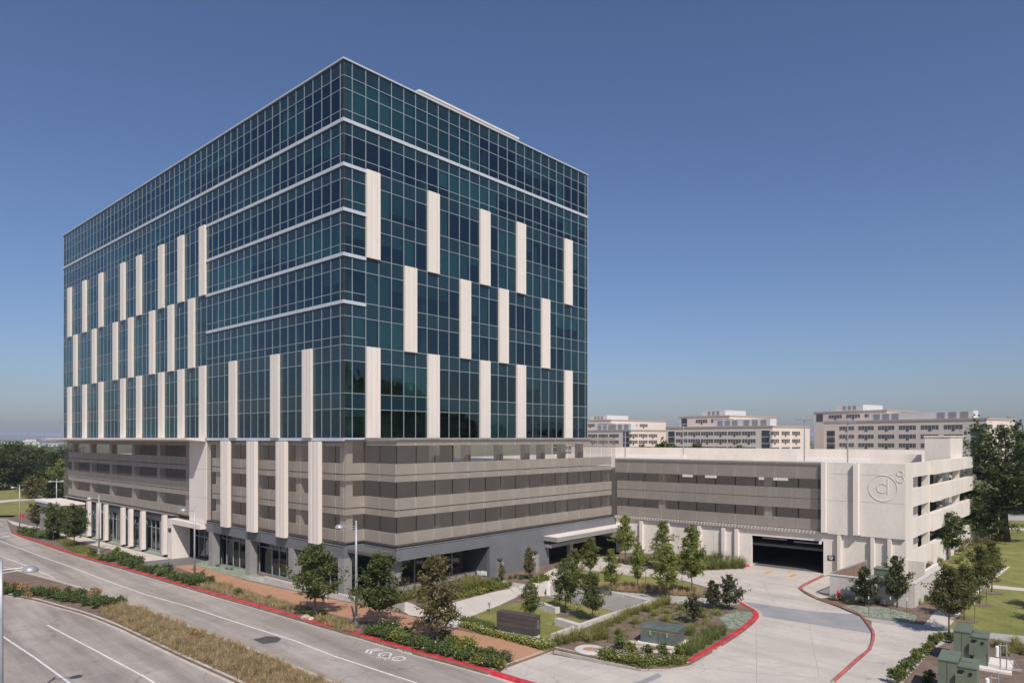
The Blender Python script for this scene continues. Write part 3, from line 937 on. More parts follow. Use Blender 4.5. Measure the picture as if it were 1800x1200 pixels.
# ================================================================== THE GROUND
SOIL = M("mulch_soil", (0.175, 0.128, 0.098), rough=0.95, var=0.22, scale=1.2, fine=0.25, bump=0.6, bscale=18)
EARTH = M("dry_grassland", (0.14, 0.135, 0.06), rough=0.95, var=0.2, scale=0.03, c2=(0.10, 0.11, 0.04), fine=0.15)
LAWN = M("lawn_grass", (0.155, 0.165, 0.040), rough=0.95, var=0.16, scale=0.35, c2=(0.21, 0.20, 0.062), fine=0.22, bump=0.7, bscale=22)
ROADC = M("worn_road_concrete", (0.385, 0.34, 0.305), rough=0.85, var=0.05, scale=0.25, fine=0.06, stain=0.16, stain_scale=0.35,
          stretch=None)
def road_streaks(m, lo=.68):
    """Darker tyre tracks and lengthwise wear along the street."""
    n = m.node_tree; p = n.nodes["Principled BSDF"]; L = n.links.new
    src = p.inputs["Base Color"].links[0].from_socket
    g = node(n, "ShaderNodeNewGeometry"); mp = node(n, "ShaderNodeCombineXYZ")
    an = math.atan2(LY, LX) - R_(4)
    for k, (dx, dy, sc) in enumerate(((math.cos(an), math.sin(an), .035), (-math.sin(an), math.cos(an), .55))):
        dt = node(n, "ShaderNodeVectorMath", operation='DOT_PRODUCT'); dt.inputs[1].default_value = (dx*sc, dy*sc, 0)
        L(g.outputs["Position"], dt.inputs[0]); L(dt.outputs["Value"], mp.inputs[k])
    nz = node(n, "ShaderNodeTexNoise", Scale=1.0, Detail=8.0, Roughness=0.62); L(mp.outputs[0], nz.inputs["Vector"])
    mr = node(n, "ShaderNodeMapRange"); mr.inputs[1].default_value = .36; mr.inputs[2].default_value = .62
    mr.inputs[3].default_value = lo; mr.inputs[4].default_value = 1.07
    L(nz.outputs["Fac"], mr.inputs[0])
    # oil drips and hairline cracks
    nd = node(n, "ShaderNodeTexNoise", Scale=0.9, Detail=9.0, Roughness=0.75); L(g.outputs["Position"], nd.inputs["Vector"])
    md = node(n, "ShaderNodeMapRange"); md.inputs[1].default_value = .62; md.inputs[2].default_value = .70
    md.inputs[3].default_value = 1.0; md.inputs[4].default_value = .68; L(nd.outputs["Fac"], md.inputs[0])
    vo = node(n, "ShaderNodeTexVoronoi", feature='DISTANCE_TO_EDGE'); vo.inputs["Scale"].default_value = .16
    nw = node(n, "ShaderNodeTexNoise", Scale=.5, Detail=5.0); L(g.outputs["Position"], nw.inputs["Vector"])
    va = node(n, "ShaderNodeVectorMath", operation='MULTIPLY_ADD'); va.inputs[1].default_value = (3, 3, 0)
    L(nw.outputs["Color"], va.inputs[0]); L(g.outputs["Position"], va.inputs[2]); L(va.outputs[0], vo.inputs["Vector"])
    mv = node(n, "ShaderNodeMapRange"); mv.inputs[1].default_value = .0; mv.inputs[2].default_value = .006
    mv.inputs[3].default_value = .72; mv.inputs[4].default_value = 1.0; L(vo.outputs["Distance"], mv.inputs[0])
    q1 = node(n, "ShaderNodeMath", operation='MULTIPLY'); q2 = node(n, "ShaderNodeMath", operation='MULTIPLY')
    L(mr.outputs[0], q1.inputs[0]); L(md.outputs[0], q1.inputs[1]); L(q1.outputs[0], q2.inputs[0]); L(mv.outputs[0], q2.inputs[1]); mr = q2
    mx = node(n, "ShaderNodeMix", data_type='RGBA', blend_type='MULTIPLY'); mx.inputs[0].default_value = 1.0
    L(src, mx.inputs[6]); L(mr.outputs[0], mx.inputs[7]); L(mx.outputs[2], p.inputs["Base Color"])
road_streaks(ROADC)
DRIVE = M("drive_concrete", (0.515, 0.47, 0.42), rough=0.85, var=0.05, scale=0.22, fine=0.05, stain=0.14, stain_scale=0.25)
road_streaks(DRIVE, .90)
WALK = M("walk_concrete", (0.56, 0.51, 0.455), rough=0.85, var=0.04, scale=0.5, fine=0.04, stain=0.06, stain_scale=0.6)
GWALK = M("grey_walk_concrete", (0.40, 0.385, 0.37), rough=0.85, var=0.05, scale=0.5, fine=0.05, stain=0.1, stain_scale=0.6)
GBAND = M("grey_paving_band", (0.30, 0.30, 0.305), rough=0.85, var=0.05, scale=0.5, fine=0.05, stain=0.12, stain_scale=0.5)
DPAD = M("dark_entry_paving", (0.165, 0.16, 0.158), rough=0.8, var=0.06, scale=0.6)
ORANGE = M("tan_orange_path", (0.43, 0.235, 0.145), rough=0.95, var=0.06, scale=0.35, fine=0.06, stain=0.07, stain_scale=0.3)
SAGE = M("pale_green_gravel", (0.27, 0.305, 0.235), rough=0.95, var=0.14, scale=1.2, fine=0.2, bump=0.4, bscale=25)
GRAV = M("grey_gravel", (0.26, 0.245, 0.225), rough=0.95, var=0.1, scale=1.0, fine=0.15, bump=0.3)
ASPH = M("asphalt_patch", (0.085, 0.078, 0.075), rough=0.9, var=0.15, scale=1.2)
KERB = M("kerb_concrete", (0.50, 0.45, 0.39), rough=0.85, var=0.06, scale=0.8, stain=0.12, stain_scale=0.8)

big = 9000
sheet("ground", [(-big, -400), (big, -400), (big, big), (-big, big)], -0.30, EARTH)
sheet("street_road", gp([(908, 1199), (1150, 1330), (700, 1700), (-1700, 1700), (-1700, 928), (-300, 908), (30, 911), (66, 921), (20, 937)], 0) , -0.008, ROADC)
sheet("driveway", gp([(857, 1182), (908, 1199), (1140, 1330), (1500, 1330), (1640, 1250), (1700, 1100), (1500, 1015), (1445, 1004), (1318, 985), (1060, 978), (985, 985), (985, 1010), (1300, 1060), (1330, 1095), (1211, 1175), (1130, 1180), (976, 1150), (955, 1150)], 0), 0.0, DRIVE)
sheet("garage_floor", [GLc(.3, 7.5).xy, GLc(.3, 14.85).xy, GLc(14.5, 14.85).xy, GLc(14.5, 7.5).xy], 0.004, INNER)

kerb2 = smooth([(1211, 1166), (1250, 1144), (1291, 1118), (1309, 1105), (1324, 1092), (1330, 1083), (1327, 1074), (1313, 1066), (1294, 1055)])
kerb1 = [(20, 936), (40, 944), (75, 956), (125, 973), (175, 988), (212, 998), (262, 1012.5), (325, 1031), (420, 1058), (479, 1074.5), (563, 1099), (640, 1121), (733, 1148.5), (803, 1167), (857, 1182)]
# verge soil between the street kerb and the buildings
sheet("planting_soil", gp(kerb1 + [(960, 1144.5), (976, 1139), (1130, 1172), (1180, 1171)] + kerb2 + [(1245, 1034), (1198, 1020), (1149, 1013), (1103, 1010), (1021, 1000), (985, 985), (930, 985), (700, 1000), (350, 950), (90, 890), (30, 905), (12, 913)]), 0.10, SOIL, skirt=0.35)
sheet("tan_path", gp([(318, 991), (335, 991), (390, 1006), (435, 1020), (512, 1037), (622, 1060), (719, 1081), (771, 1095), (808, 1107), (873, 1119.5), (960, 1144), (908, 1163), (827, 1130), (717, 1104), (622, 1088), (517, 1060), (430, 1037), (377, 1020), (306, 994)]), 0.104, ORANGE)
sheet("white_pavement", gp([(12, 913), (48, 922), (100, 930), (140, 941), (220, 962), (294, 980), (300, 983), (250, 987), (219, 970), (157, 956), (130, 948), (60, 930), (22, 921)]), 0.108, WALK)
sheet("entry_paving", gp([(252, 986.5), (302, 981), (326, 974), (362, 976), (364, 983), (342, 990), (306, 994.5), (270, 1001)]), 0.112, DPAD)
sheet("pale_gravel_strip", gp([(138, 938), (150, 934), (290, 968), (294, 979), (220, 961)]), 0.112, SAGE)
sheet("pale_gravel_strip", gp([(337, 991), (352, 985), (372, 985), (428, 1000), (470, 1016), (560, 1036), (625, 1055), (620, 1058), (512, 1036), (437, 1019)]), 0.112, SAGE)
sheet("court_walk", gp([(690, 1062), (720, 1058), (745, 1070), (808, 1055), (870, 1039), (897, 1034), (911, 1047), (880, 1062), (831, 1081), (800, 1103), (771, 1096), (740, 1083), (719, 1080)]), 0.108, WALK)
sheet("court_walk", gp([(897, 1033), (923, 1026), (940, 1020), (964, 1003), (985, 994), (1021, 1000), (1000, 1008), (962, 1028), (957, 1047), (911, 1047)]), 0.112, WALK)
sheet("grey_walk", gp([(868, 1022), (880, 1019), (923, 1026), (897, 1033)]), 0.116, GWALK)
sheet("grey_walk", gp([(960, 1029), (1063, 1036), (1140, 1041), (1198, 1046), (1268, 1053), (1294, 1055.5), (1302, 1061), (1240, 1064), (1150, 1057), (1058, 1041), (958, 1046)]), 0.116, GWALK)
sheet("lawn", gp([(831, 1081), (880, 1064), (904, 1060), (957, 1049), (1060, 1070), (1098, 1078), (971, 1121), (940, 1119), (872, 1102)]), 0.108, LAWN)
sheet("lawn", gp([(1000, 1009), (1021, 1001), (1103, 1011), (1149, 1014), (1198, 1021), (1242, 1034), (1230, 1037), (1120, 1025), (1056, 1028), (990, 1020)]), 0.108, LAWN)
sheet("gravel_court", gp([(957, 1047), (1058, 1041), (1142, 1060), (1098, 1077), (1060, 1069)]), 0.112, GRAV)
sheet("pale_gravel_strip", gp([(1264, 1084), (1290, 1073), (1322, 1075), (1325, 1088), (1301, 1106), (1278, 1103)]), 0.106, SAGE)
sheet("front_bed_lawn", gp([(100, 950), (118, 948), (165, 965), (178, 984), (150, 978)]), 0.106, LAWN)
# right hand side of the drive
kerb3 = smooth([(1447, 1012.5), (1410, 1031), (1411.5, 1038), (1436, 1051), (1473, 1063.6), (1497, 1073), (1515, 1083), (1531, 1103), (1537, 1117), (1531, 1140.6), (1510, 1159), (1466, 1199)])
sheet("right_lawn", gp(kerb3 + [(1425, 1230), (1330, 1330), (2400, 1330), (2600, 1000), (2300, 880), (1760, 862), (1690, 900), (1640, 985), (1560, 992), (1459, 1008)]), 0.10, LAWN, skirt=0.35)
sheet("drive_pavement", gp([(1447.5, 1013), (1411, 1031), (1412.5, 1038), (1436, 1050.5), (1462, 1050), (1462, 1010)]), 0.104, DRIVE)
sheet("mulch_bed", gp([(1437, 1051), (1459, 1049), (1606, 1068), (1640, 1010), (1668, 1000), (1692, 1030), (1690, 1046), (1651, 1066), (1622, 1098), (1608, 1096), (1525, 1083), (1511, 1080), (1473, 1064)]), 0.104, SOIL)
sheet("pale_gravel_strip", gp([(1478, 1065), (1497, 1063), (1560, 1067), (1612, 1081), (1606, 1094), (1525, 1082.5), (1514, 1079)]), 0.108, SAGE)
sheet("side_walk", gp([(1622, 1099), (1651, 1066), (1690, 1047), (1712, 1032), (1750, 1000), (1777, 994), (1714, 1047), (1665, 1104)]), 0.108, WALK)
sheet("side_walk", gp([(1724, 1025), (1800, 1033), (1950, 1050), (1950, 1057), (1800, 1038), (1718, 1031)]), 0.112, WALK)
sheet("grey_walk", gp([(1515, 1083), (1609, 1096), (1676, 1105), (1800, 1117), (1950, 1134), (1950, 1152), (1800, 1131), (1690, 1113), (1534, 1092)]), 0.116, GWALK)
sheet("drive_pavement", gp([(1532.5, 1091), (1700, 1113), (1640, 1140), (1585, 1200), (1540, 1260), (1420, 1245), (1467, 1199), (1511, 1159), (1532, 1140.6), (1538, 1117), (1531.5, 1103)]), 0.104, DRIVE)
sheet("mulch_bed", gp([(1585, 1200), (1640, 1140), (1695, 1112), (1800, 1130), (1950, 1152), (2050, 1300), (1500, 1320)]), 0.108, SOIL)
sheet("paving_band", gp([(1296, 1055), (1420, 1073), (1505, 1079), (1533, 1104), (1529, 1112.5), (1420, 1095), (1330, 1081), (1326, 1074)], 0), 0.004, GBAND)
sheet("paving_band", gp([(1085, 1205), (1125, 1196), (1157, 1182), (1164, 1188), (1130, 1203), (1095, 1215)], 0), 0.004, GBAND)
sheet("path_road", gp([(1748, 912), (1900, 920), (1900, 908), (1752, 900)]), 0.104, GWALK)
sheet("path_road", gp([(1740, 928), (1900, 938), (1900, 934), (1740, 925)]), 0.108, WALK)
# left background lawn, its white path, cross road
sheet("park_lawn", gp([(-500, 906), (0, 905), (30, 905), (90, 895), (112, 890), (112, 845), (60, 842), (-500, 850)]), 0.08, LAWN)
sheet("park_path", gp([(-300, 893), (0, 883), (80, 876), (80, 873.5), (0, 879), (-300, 888)]), 0.12, WALK)
# dark repair patch in the street
sheet("asphalt_patch", gp([(445, 1123), (470, 1117), (487, 1118), (495, 1122), (488, 1128), (462, 1131)], 0), 0.0, ASPH)

# expansion joints sawn in the drive slab (narrow sunk strips of dark filler)
JOINT = M("joint_filler", (0.33, 0.30, 0.265), rough=0.9, var=0.1)
def strip(name, pts, wd, zo, mat, zpx=0.0, kind="structure"):
    P = [G(a, b, zpx) for a, b in pts]
    l, r = [], []
    for i, p in enumerate(P):
        d = (P[min(i+1, len(P)-1)] - P[max(i-1, 0)]); d.z = 0; d.normalize()
        n = Vector((-d.y, d.x, 0))
        l.append(p + n*wd/2); r.append(p - n*wd/2)
    return sheet(name, l + r[::-1], zo, mat, kind=kind)
for a in ([(1000, 1160), (905, 1192)], [(1090, 1172), (1010, 1200)], [(1211, 1172), (1450, 1192)], [(1329, 1088), (1330, 1200)], [(1422, 1098), (1440, 1190)],
          [(1240, 1040), (1440, 1054)], [(1330, 1000), (1362, 1062)], [(1395, 1006), (1400, 1030)], [(1250, 1005), (1300, 1052)]):
    strip("slab_joint", a, .028, .003, JOINT)
for a in ([(820, 1058), (842, 1077)], [(857, 1044), (880, 1061)]):
    strip("slab_joint", a, .03, .112, JOINT, .12)
for a in ([(700, 1190), (250, 1048), (0, 968)], [(620, 1200), (330, 1104), (100, 1030)], [(355, 1200), (150, 1113), (0, 1072)]):
    strip("slab_joint", a, .04, -.004, JOINT)

# painted lines
def line(pts, wd=.13, zo=-.003, mat=None): return strip("road_line", pts, wd, zo, mat or WHITEP)
line([(-120, 914), (0, 950), (125, 996), (250, 1042.5), (330, 1064.7), (420, 1094.5), (470, 1110), (587, 1152), (731, 1199), (830, 1232)])
line([(-120, 931), (0, 976), (50, 995), (97, 1015.5)])
line([(83, 1097.5), (175, 1146), (271, 1199), (330, 1232)])
line([(-60, 1079), (4, 1117), (60, 1154), (122, 1199), (160, 1228)])
line([(0, 944), (18, 941)], .5); line([(0, 938), (14, 936)], .3)

# kerbs
def kerb(name, pts, h, mat, wd=.16, zo=.0, label=None):
    P = [G(a, b, zo) for a, b in pts]
    # refine so that the kerb follows the ground and bends smoothly
    Q = []
    for i in range(len(P)-1):
        m = max(1, int((P[i+1]-P[i]).length/3))
        for k in range(m): Q.append(P[i].lerp(P[i+1], k/m))
    Q.append(P[-1])
    mb = MB()
    prof = [(-.34, -.2), (-.34, .012), (-.10, .016), (0, .02), (.03, h-.02), (.05, h), (wd, h), (wd, -.2)]
    n = len(prof); base = 0
    for i, p in enumerate(Q):
        d = (Q[min(i+1, len(Q)-1)] - Q[max(i-1, 0)]); d.z = 0; d.normalize()
        s = Vector((-d.y, d.x, 0))
        z0 = zg(p.x, p.y)
        for u, z in prof: u -= .07; mb.v.append((p.x + s.x*u, p.y + s.y*u, z0 + z))
    for i in range(len(Q)-1):
        for k in range(n-1):
            a = i*n+k; mb.f.append((a, a+n, a+n+1, a+1))
    mb.f.append(tuple(range(n-1, -1, -1))); mb.f.append(tuple((len(Q)-1)*n + k for k in range(n)))
    ob = link(name, mb.mesh(name, KERB))
    ob["kind"] = "structure"
    ob.data.materials.append(mat)
    for f in ob.data.polygons:
        i = f.index
        if i < (len(Q)-1)*(n-1) and (i % (n-1)) in (2, 3, 4, 5): f.material_index = 1
    return ob
# directions are chosen so that the raised side lies to the left of travel
kerb("red_kerb", list(reversed(kerb1 + [(908, 1199), (935, 1207)])) if False else (kerb1 + [(908, 1198), (940, 1207)]), .14, REDP, .40)
kerb("red_kerb", kerb2, .14, REDP, .34)
kerb("red_kerb", [(1317, 994.6), (1303, 997.5), (1270, 1000), (1233, 1001.8), (1163, 1000.5), (1150, 1002)][::-1], .14, REDP, .3)
kerb("faded_red_kerb", kerb3[::-1], .14, REDP2, .20)
kerb("concrete_kerb", [(1294, 1055), (1245, 1034), (1198, 1020), (1149, 1013), (1103, 1010), (1021, 1000)], .13, KERB)

kerb("concrete_kerb", [(857, 1182), (908, 1163.5), (960, 1144.5), (976, 1139.5), (1050, 1155), (1130, 1172.3), (1180, 1171.5), (1211, 1166)], .108, KERB, .16)
# bed in front of the garage
sheet("planting_soil", gp([(1316, 993), (1303, 996), (1270, 999), (1233, 1000.5), (1163, 999.5), (1100, 990), (1085, 985), (1090, 970), (1318, 984)]), 0.10, SOIL, skirt=.3)

# median island
med_lo = smooth([(-260, 1010), (-120, 1022), (0, 1042), (60, 1053), (100, 1064), (150, 1078), (205, 1099), (250, 1120), (330, 1158), (420, 1199), (480, 1232), (560, 1280)])
med_hi = smooth([(760, 1270), (640, 1222), (575, 1199), (493, 1165), (423, 1137), (353, 1111), (290, 1086), (220, 1060), (160, 1040), (100, 1022), (40, 1006), (0, 996), (-120, 970), (-260, 950)])
sheet("median_soil", gp(med_lo + med_hi), 0.09, SOIL, skirt=.3)
kerb("concrete_kerb", med_lo, .12, KERB, .18)
kerb("concrete_kerb", med_hi, .12, KERB, .18)

# cycle symbol with chevrons, arrows at the garage door, stencils on the kerbs
def flat_marks(name, mb, mat, loc, rot):
    o = link(name, mb.mesh(name, mat), None, loc, rot); o["kind"] = "structure"; return o
def bar2(mb, a, b, wd, z=0.0):
    a = Vector((a[0], a[1], 0)); b = Vector((b[0], b[1], 0)); d = (b-a).normalized(); n = Vector((-d.y, d.x, 0))*wd/2
    mb.quad(*[(p.x, p.y, z) for p in (a-n, b-n, b+n, a+n)])
def wheel2(mb, c, r, wd, seg=24):
    for k in range(seg):
        t0, t1 = 2*math.pi*k/seg, 2*math.pi*(k+1)/seg
        mb.quad(*[(c[0]+q*math.cos(t), c[1]+q*math.sin(t), 0) for q, t in ((r-wd/2, t0), (r+wd/2, t0), (r+wd/2, t1), (r-wd/2, t1))])
mb = MB()
for o_ in (0.0, .38):     # x = travel direction towards the left, y = across the lane
    bar2(mb, (1.75+o_, 0.0), (1.30+o_, .55), .16); bar2(mb, (1.75+o_, -.0), (1.30+o_, -.55), .16)
wheel2(mb, (-.85, .0), .40, .12); wheel2(mb, (.45, .0), .40, .12)
p0 = G(685, 1152)
d = (G(640, 1140) - G(700, 1158)); d.z = 0
arot = math.atan2(d.y, d.x)
for a, b in (((-.85, 0), (-.35, .48)), ((-.35, .48), (.30, .45)), ((-.35, .48), (-.05, -.05)), ((-.05, -.05), (.30, .45)), ((.45, 0), (.22, .62)), ((.22, .62), (.45, .68)), ((-.45, .62), (-.22, .62)), ((-.35, .48), (-.36, .62))):
    bar2(mb, a, b, .09)
flat_marks("cycle_marking", mb, WHITEP, (p0.x, p0.y, zg(p0.x, p0.y)-.0005), arot)
def arrow(px, py, flip, size=1.0):
    m = MB(); q = G(px, py)
    bar2(m, (-.9*size, 0), (.25*size, 0), .22*size); m.tri((.2*size, -.38*size, 0), (1.0*size, 0, 0), (.2*size, .38*size, 0))
    bar2(m, (-.75*size, 0), (-.5*size, .35*size), .16*size)
    flat_marks("lane_arrow", m, YELLOWP, (q.x, q.y, .0045), math.atan2(VY, VX) + (math.pi if flip else 0))
arrow(1349, 1005.5, True); arrow(1394, 1011, False); arrow(1389, 1003, False, .8)
def stencil(txt, px, py, px2, py2, size=.17):
    a, b = G(px, py, .13), G(px2, py2, .13); d = b-a
    m = text_mesh(txt, size, 0.0, WHITEP, "kerb_lettering", .004)
    q = (a+b)/2; n = Vector((-d.y, d.x, 0)).normalized()
    o = link("kerb_lettering", m, None, (q.x+n.x*.02, q.y+n.y*.02, zg(q.x, q.y)+.075), (R_(80), 0, math.atan2(d.y, d.x)), (1.7, .8, 1)); o["kind"] = "structure"
stencil("FIRE  ZONE", 695, 1138.5, 727, 1148)
stencil("FIRE  ZONE", 1251, 1144, 1270, 1132.5)
stencil("FIRE  ZONE", 325, 1031, 343, 1036)

# wooded rise outside the frame on the right (it shows in the glass of the court facade)
def hump(x, y): return 46*math.exp(-((x-340)/75)**2 - ((y-15)/75)**2)
hm_ = MB(); n = 24
for i in range(n+1):
    for k in range(n+1):
        x, y = 170+340*i/n, -180+380*k/n
        hm_.v.append((x, y, hump(x, y)-.6))
for i in range(n):
    for k in range(n):
        q = i*(n+1)+k; hm_.f.append((q, q+n+1, q+n+2, q+1))
link("hill", hm_.mesh("hill", EARTH))["kind"] = "structure"

for px, py in ((1695, 1090), (1722, 1062), (1743, 1041), (994.5, 1079), (1041, 1092), (932, 1093), (1666, 984)):
    q = G(px, py, .1)
    sheet("mulch_ring", [(q.x + rr_*math.cos(t_), q.y + rr_*math.sin(t_)) for t_, rr_ in ((k*math.pi/9, .85 + .12*math.sin(k*2.1+px)) for k in range(18))], .122, SOIL)

# ================================================================== WALLS AND FURNITURE OF THE COURT
def lowwall(name, label, pts, h, wd, mat, cat="low wall", zb=.1, px=True, group=None):
    P = [G(a, b, .1) for a, b in pts] if px else [Vector((a, b, zg(a, b)+.1)) for a, b in pts]
    mb = MB()
    L_, R2 = [], []
    for i, p in enumerate(P):
        if i == 0: d = (P[1]-P[0])
        elif i == len(P)-1: d = P[-1]-P[-2]
        else: d = (P[i]-P[i-1]).normalized() + (P[i+1]-P[i]).normalized()
        d.z = 0; d.normalize(); n = Vector((-d.y, d.x, 0))
        L_.append(p+n*wd/2); R2.append(p-n*wd/2)
    N = len(P)
    hs = h if hasattr(h, '__len__') else [h]*N
    for i in range(N):
        for q, z in ((L_[i], -.4), (R2[i], -.4), (R2[i], hs[i]), (L_[i], hs[i])): mb.v.append((q.x, q.y, P[i].z+z))
    for i in range(N-1):
        a = 4*i; b = a+4
        for k in range(4): mb.f.append((a+k, a+(k+1) % 4, b+(k+1) % 4, b+k))
    mb.f.append((3, 2, 1, 0)); mb.f.append(tuple(4*(N-1)+k for k in range(4)))
    o = link(name, mb.mesh(name, mat)); return tag(o, label, cat, group)
lowwall("low_wall", "long low white wall between lawn and ornamental grasses, bent at its far end",
        [(971, 1121), (1013, 1106), (1060, 1089), (1100, 1076), (1143, 1061), (1100, 1050), (1058, 1041)], .30, .32, BLOCK)
lowwall("retaining_wall", "low pale retaining wall rising beside the tan path in front of the grey piers",
        [(466, 1023), (513, 1035), (560, 1045), (625, 1058)], [.62, .6, .55, .45], .25, BLOCK)
lowwall("retaining_wall", "short stepped white wall end at the top of the tan path between pier and gravel", [(437, 1017), (452, 1021), (466, 1023)], [.25, .4, .62], .25, BLOCK)
lowwall("cheek_wall", "short white wall block with a handrail near the steps by the tan path", [(694, 1069), (714, 1074)], [.35, .75], .3, BLOCK)
lowwall("cheek_wall", "pale concrete block at the corner of the lawn where the walks meet", [(964, 1046), (968, 1036)], .8, .35, CONC)
# stone benches on the lawn
def stone_bench(a, b, label):
    A, B = G(*a, .1), G(*b, .1); d = B-A; ln = d.length
    t = thing("stone_bench", label, "stone bench", A, math.atan2(d.y, d.x), None)
    mb = MB().box(0, -.25, -.05, ln*.49, .25, .5); part("stone_block", mb, BLOCK, t)
    mb = MB().box(ln*.5, -.24, -.05, ln, .26, .49); part("stone_block", mb, BLOCK, t)
stone_bench((979, 1097), (1020, 1109), "long white stone bench on the lawn behind the dark sign wall")
stone_bench((948, 1068), (980, 1078), "white stone bench under the trees in the middle of the lawn")

# sign wall
A = G(873, 1114, .1); B = G(941, 1126, .1); d = B-A; ln = d.length
SG = thing("sign_wall", "low dark brown tiled sign wall with an emblem on its end beside the lawn", "sign", A, math.atan2(d.y, d.x))
part("sign_base", MB().box(.04, .04, -.3, ln-.04, .66, .32), CONC, SG)
for r in range(4):
    z = .33+.33*r
    for a, b in ((0, ln*.45), (ln*.45+.02, ln)):
        part("tile_slab", MB().box(a, 0, z, b, .70, z+.312), TILE, SG)
def sign_ring(r, y, z): return ring(y, z, r, .05, ln+.004, ln+.018, 24)
part("emblem_plate", MB().box(ln, .22, .72, ln+.006, .52, 1.42), BLACK, SG)
part("emblem_number", sign_ring(.075, .37, 1.26), GREYMET, SG); part("emblem_number", sign_ring(.09, .37, 1.10), GREYMET, SG)
part("emblem_ring", sign_ring(.12, .37, .88), GREYMET, SG)

# ring of pale stone round a manhole
q = G(1036.7, 1142, .1)
MH = thing("manhole", "round pale concrete manhole collar with a tan lid in the planting bed", "manhole", q)
part("collar", MB().lathe([(1.0, -.1), (1.0, .06), (.92, .10), (.46, .10), (.44, .06)], 32), BLOCK, MH)
part("lid", MB().lathe([(.43, -.02), (.43, .085), (.40, .09)], 24), ORANGE, MH)

# green transformer box in the planting bed
A = G(1126, 1129, .1); B = G(1189, 1139, .1); d = B-A; ln = d.length
TR = thing("transformer_box", "weathered teal green transformer box among grasses beside the drive", "electric box", A, math.atan2(d.y, d.x))
part("pad", MB().box(-.2, -.25, -.2, ln+.2, 2.0, .10), CONC, TR)
part("cabinet_body", MB().box(0, 0, .1, ln, 1.8, .98), TEALB, TR)
part("cabinet_lid", MB().box(-.05, -.05, .985, ln+.05, .9, 1.09), TEALB, TR)
part("cabinet_lid", MB().box(-.05, .905, .99, ln+.05, 1.86, 1.095), TEALB, TR)
part("warning_strip", MB().box(.02, -.012, .90, ln-.02, -.002, .955), YELLOWP, TR)
part("hasp", MB().box(ln*.25, -.05, .62, ln*.25+.12, -.005, .9), STEEL, TR)
part("hasp", MB().box(ln*.72, -.05, .62, ln*.72+.12, -.005, .9), STEEL, TR)
part("door_seam", MB().box(ln*.5-.012, -.008, .12, ln*.5+.012, -.001, .89), BLACK, TR)

# pair of switch cabinets at the lower right with their conduit frames
def cabinet(org, label, lab2):
    an = math.atan2(-.61, .79)
    t = thing("switch_cabinet", label, "electric cabinet", (org[0], org[1], .1), an, "green electric cabinets")
    part("pad", MB().box(-.25, -.5, -.1, 2.9, 2.4, .14), CONC, t)
    part("tall_housing", MB().box(0, 0, .14, .86, 2.1, 1.98), GREENB, t)
    part("roof_plate", MB().box(-.03, -.04, 1.985, .89, 2.14, 2.05), GREENB, t)
    part("low_housing", MB().box(.865, .12, .14, 1.72, 1.9, 1.76), GREENB, t)
    part("roof_plate", MB().box(.895, .08, 1.765, 1.76, 1.94, 1.83), GREENB, t)
    part("roof_plate", MB().box(.95, 1.0, 1.835, 1.45, 1.7, 1.875), GREENB, t)
    part("meter_box", MB().box(.80, -.20, .75, 1.14, .115, 1.42), GREENB, t)
    part("round_vent", MB().tube([(.98, .11, 1.58), (.98, -.02, 1.58)], [.07, .06], 12), BLACK, t)
    part("round_vent", MB().tube([(1.12, .11, 1.58), (1.12, -.02, 1.58)], [.07, .06], 12), BLACK, t)
    part("latch", MB().box(1.40, .06, 1.42, 1.52, .115, 1.56), BLACK, t)
    part("latch", MB().box(.84, -.02, .46, 1.0, .115, .58), BLACK, t)
    part("door_seam", MB().box(.40, -.006, .2, .42, -.001, 1.95), DARK, t)
    r = thing("conduit_frame", lab2, "conduit frame", (org[0]+.79*2.35+.61*-.1, org[1]-.61*2.35+.79*-.1, .24), an, "conduit frames")
    part("post", MB().tube([(0, 0, 0), (0, 0, 1.55)], [.035, .035], 8), STEEL, r)
    part("post", MB().tube([(.30, .05, 0), (.30, .05, 1.75)], [.03, .03], 8), STEEL, r)
    part("brace", MB().tube([(.30, .05, 1.25), (.95, .5, 0)], [.02, .02], 6), STEEL, r)
    part("brace", MB().tube([(.30, .05, .95), (.75, .15, 0)], [.02, .02], 6), STEEL, r)
    part("foot_rail", MB().tube([(0, 0, .05), (1.0, .12, .05)], [.022, .022], 6), STEEL, r)
    part("foot_rail", MB().tube([(.3, .05, .04), (1.0, .52, .04)], [.022, .022], 6), STEEL, r)
    part("cross_rail", MB().tube([(-.12, -.03, 1.42), (.34, .06, 1.42)], [.022, .022], 6), STEEL, r)
    part("meter", MB().tube([(-.16, -.06, .75), (-.16, -.06, 1.32), (-.16, -.06, 1.38)], [.10, .10, .05], 12), SIGNW, r)
cabinet((27.1, 42.5), "green electric cabinet with a stepped roof, the farther of two near the lawn", "grey steel conduit frame with a white meter beside the farther green cabinet")
cabinet((22.75, 37.0), "green electric cabinet cut by the bottom edge, the nearer of two", "grey steel conduit frame beside the nearer green cabinet")

